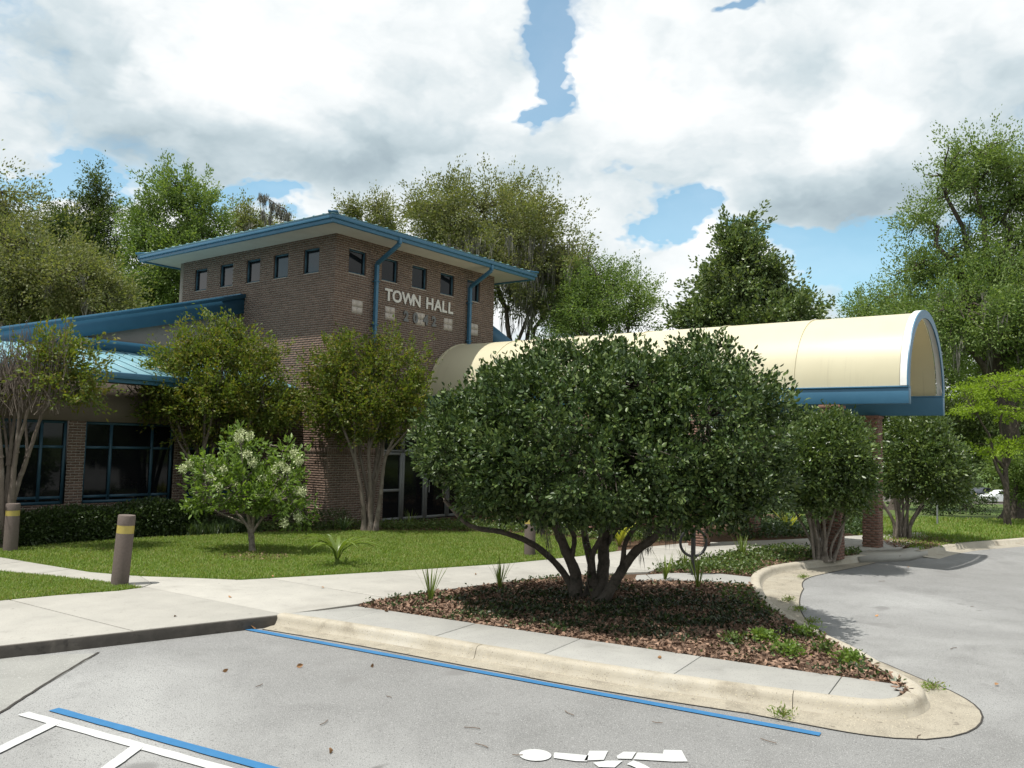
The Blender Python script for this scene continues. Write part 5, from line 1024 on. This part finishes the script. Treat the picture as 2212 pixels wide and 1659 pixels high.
bollard(G(22, 1190), .97, .135, 'brown bollard light beside the side path', (0, 0)); bollard(G(1144, 1199), .93, .125, 'brown bollard light at the lawn edge behind the broad evergreen', (0, 0))
rp = G(1497, 1242); rack = empty('bike_rack', 'black steel post and ring bike rack on a concrete slab', 'bike rack', rp)
mb = MB(); mb.tube([rp-[0, 0, .05], rp+[0, 0, .86]], .045, 16); mb.lathe(rp, [(0, .86), (.038, .86), (.03, .875), (0, .88)], 16); mb.build('post', 'black_steel', rack, smooth=True)
cc_ = rp+np.array([0, 0, .62]); rd_ = unit(RV+FV*.15); mb = MB(); th_ = np.linspace(0, 2*np.pi, 41); mb.tube([cc_+rd_*math.cos(a)*.262+np.array([0, 0, 1])*math.sin(a)*.262 for a in th_], .028, 10); mb.build('ring', 'black_steel', rack, smooth=True)
wp = G(1078, 1140); mb = MB(); mb.tube([wp-[0, 0, .03], wp+[0, 0, .5]], .02, 10); mb.lathe(wp, [(.02, .5), (.014, .515), (0, .52)], 10); tag(mb.build('marker_stake', 'white_plastic', None, wp, smooth=True), 'thin white marker stake in the bed before the entrance', 'stake')
pp = G(2025, 1133); mb = MB(); mb.tube([pp-[0, 0, .05], pp+[0, 0, 1.5]], .03, 8); mb.box(pp[0]-.05, pp[0]+.05, pp[1]-.05, pp[1]+.05, 1.5, 1.53); tag(mb.build('metal_post', 'frame_grey', None, pp, smooth=False), 'thin grey post on the grass by the far kerb', 'post')

# ------------------------------------------------------------------ cars in the far car park
def car(p, ang_, paint, lab):
    root = empty('parked_car', lab, 'car', p, 'cars in the far car park'); root.rotation_euler = (0, 0, ang_); L2 = 2.3; W2 = .88
    def loft(secs, nm, mat, parent, smooth=True):
        V = []; n_ = len(secs[0][1])
        for y_, pr_ in secs: V += [(x_, y_, z_) for x_, z_ in pr_]
        mb = MB(); Fq = [(a*n_+b, a*n_+b+1, (a+1)*n_+b+1, (a+1)*n_+b) for a in range(len(secs)-1) for b in range(n_-1)]
        mb.add(V, Fq+[tuple(range(n_)), tuple(range((len(secs)-1)*n_+n_-1, (len(secs)-1)*n_-1, -1))]); sv = ORI[parent.name]; ORI[parent.name] = np.zeros(3); o = mb.build(nm, mat, parent, smooth=smooth); ORI[parent.name] = sv; o.data.set_sharp_from_angle(angle=.7); return o
    body = [(-2.3, .45), (-2.32, .62), (-2.2, .88), (-1.5, .96), (-1.0, .98), (1.2, .98), (2.0, .82), (2.28, .68), (2.3, .42), (1.9, .22), (-2.0, .22)]
    loft([(-W2, [(x_*.97, .2+(z_-.2)*.9) for x_, z_ in body]+[(-2.3*.97, .2+.25*.9)]), (-W2*.92, body+[body[0]]), (W2*.92, body+[body[0]]), (W2, [(x_*.97, .2+(z_-.2)*.9) for x_, z_ in body]+[(-2.3*.97, .2+.25*.9)])], 'body', paint, root)
    cab = [(-1.75, .95), (-1.15, 1.38), (-.3, 1.47), (.45, 1.42), (1.25, .96)]; cab2 = [(x_*.93, .93+(z_-.93)*.93) for x_, z_ in cab]
    loft([(-W2*.86, [(x_, .94) for x_, z_ in cab]), (-W2*.70, cab2), (-W2*.5, cab), (W2*.5, cab), (W2*.70, cab2), (W2*.86, [(x_, .94) for x_, z_ in cab])], 'cabin', paint, root)
    for sg in (-1, 1):
        for (a, b, c, d) in ((-1.2, -.38, -.85, -.38), (-.30, .95, -.30, .42)):
            z0_, z1_ = 1.0, 1.36; y0_, y1_ = sg*(W2*.845), sg*(W2*.735); mb = MB(); mb.add([(a, y0_, z0_), (b, y0_, z0_), (d, y1_, z1_), (c, y1_, z1_)], [(0, 1, 2, 3)] if sg < 0 else [(3, 2, 1, 0)]); sv = ORI[root.name]; ORI[root.name] = np.zeros(3); mb.build('window', 'glass', root); ORI[root.name] = sv
        for xx in (-1.4, 1.4):
            mb = MB(); n_ = 20; V = []; 
            for (r_, y_) in ((0, .0), (.2, .0), (.32, .02), (.33, .2), (0, .2)):
                for k_ in range(n_): a = 2*math.pi*k_/n_; V.append((xx+r_*math.cos(a), sg*(W2+.02-y_), .33+r_*math.sin(a)))
            mb.add(V, [(i_*n_+k_, i_*n_+(k_+1) % n_, (i_+1)*n_+(k_+1) % n_, (i_+1)*n_+k_) for i_ in range(4) for k_ in range(n_)]); sv = ORI[root.name]; ORI[root.name] = np.zeros(3); wh = mb.build('wheel', 'tyre', root); ORI[root.name] = sv
            mb = MB(); mb.add([(xx+.21*math.cos(2*math.pi*k_/10), sg*(W2+.026), .33+.21*math.sin(2*math.pi*k_/10)) for k_ in range(10)], [tuple(range(10))]); ORI[wh.name] = np.zeros(3); mb.build('rim', 'rim', wh)
        for xx, mt in ((2.24, 'white_plastic'), (-2.26, 'lens')):
            mb = MB(); mb.box(xx-.05, xx+.05, sg*.55-.16, sg*.55+.16, .6, .72); sv = ORI[root.name]; ORI[root.name] = np.zeros(3); mb.build('headlight' if xx > 0 else 'tail_light', mt, root); ORI[root.name] = sv
yawR = math.atan2(RV[1], RV[0])
c1 = at(2160, 1000, 97); c1[2] = lotz; car(c1, yawR+math.pi+.12, 'car_white', 'white sedan parked beyond the lawn and block hedge')
c2 = at(2122, 1000, 104); c2[2] = lotz; car(c2, yawR+.5, 'car_dark', 'dark car parked behind the white sedan')
c3 = at(2205, 1000, 104); c3[2] = lotz; car(c3, yawR+math.pi/2, 'car_dark', 'dark car parked end-on beside the other far cars')

# woodland closing the view beyond the car park
n_ = 26000; a_ = rng.uniform(-1.25, 1.25, n_); rr = rng.uniform(122, 140, n_); B = CAM[:2]+RV[:2]*(np.sin(a_)*rr)[:, None]+FV[:2]*(np.cos(a_)*rr)[:, None]
hh = 9+3.5*np.sin(a_*23)+2.5*np.sin(a_*51+1); zz = -2.7+hh*rng.random(n_)**.8; V, Fq = leaf_mesh(np.column_stack([B, zz]), rng.normal(size=(n_, 3)), rng.uniform(.7, 1.7, n_), .6)
tag(link('far_woods', mesh_np('far_woods', V, [Fq]), 'lf_dark', None, kind='stuff'), 'dark woods closing the view beyond the far car park', 'woods')
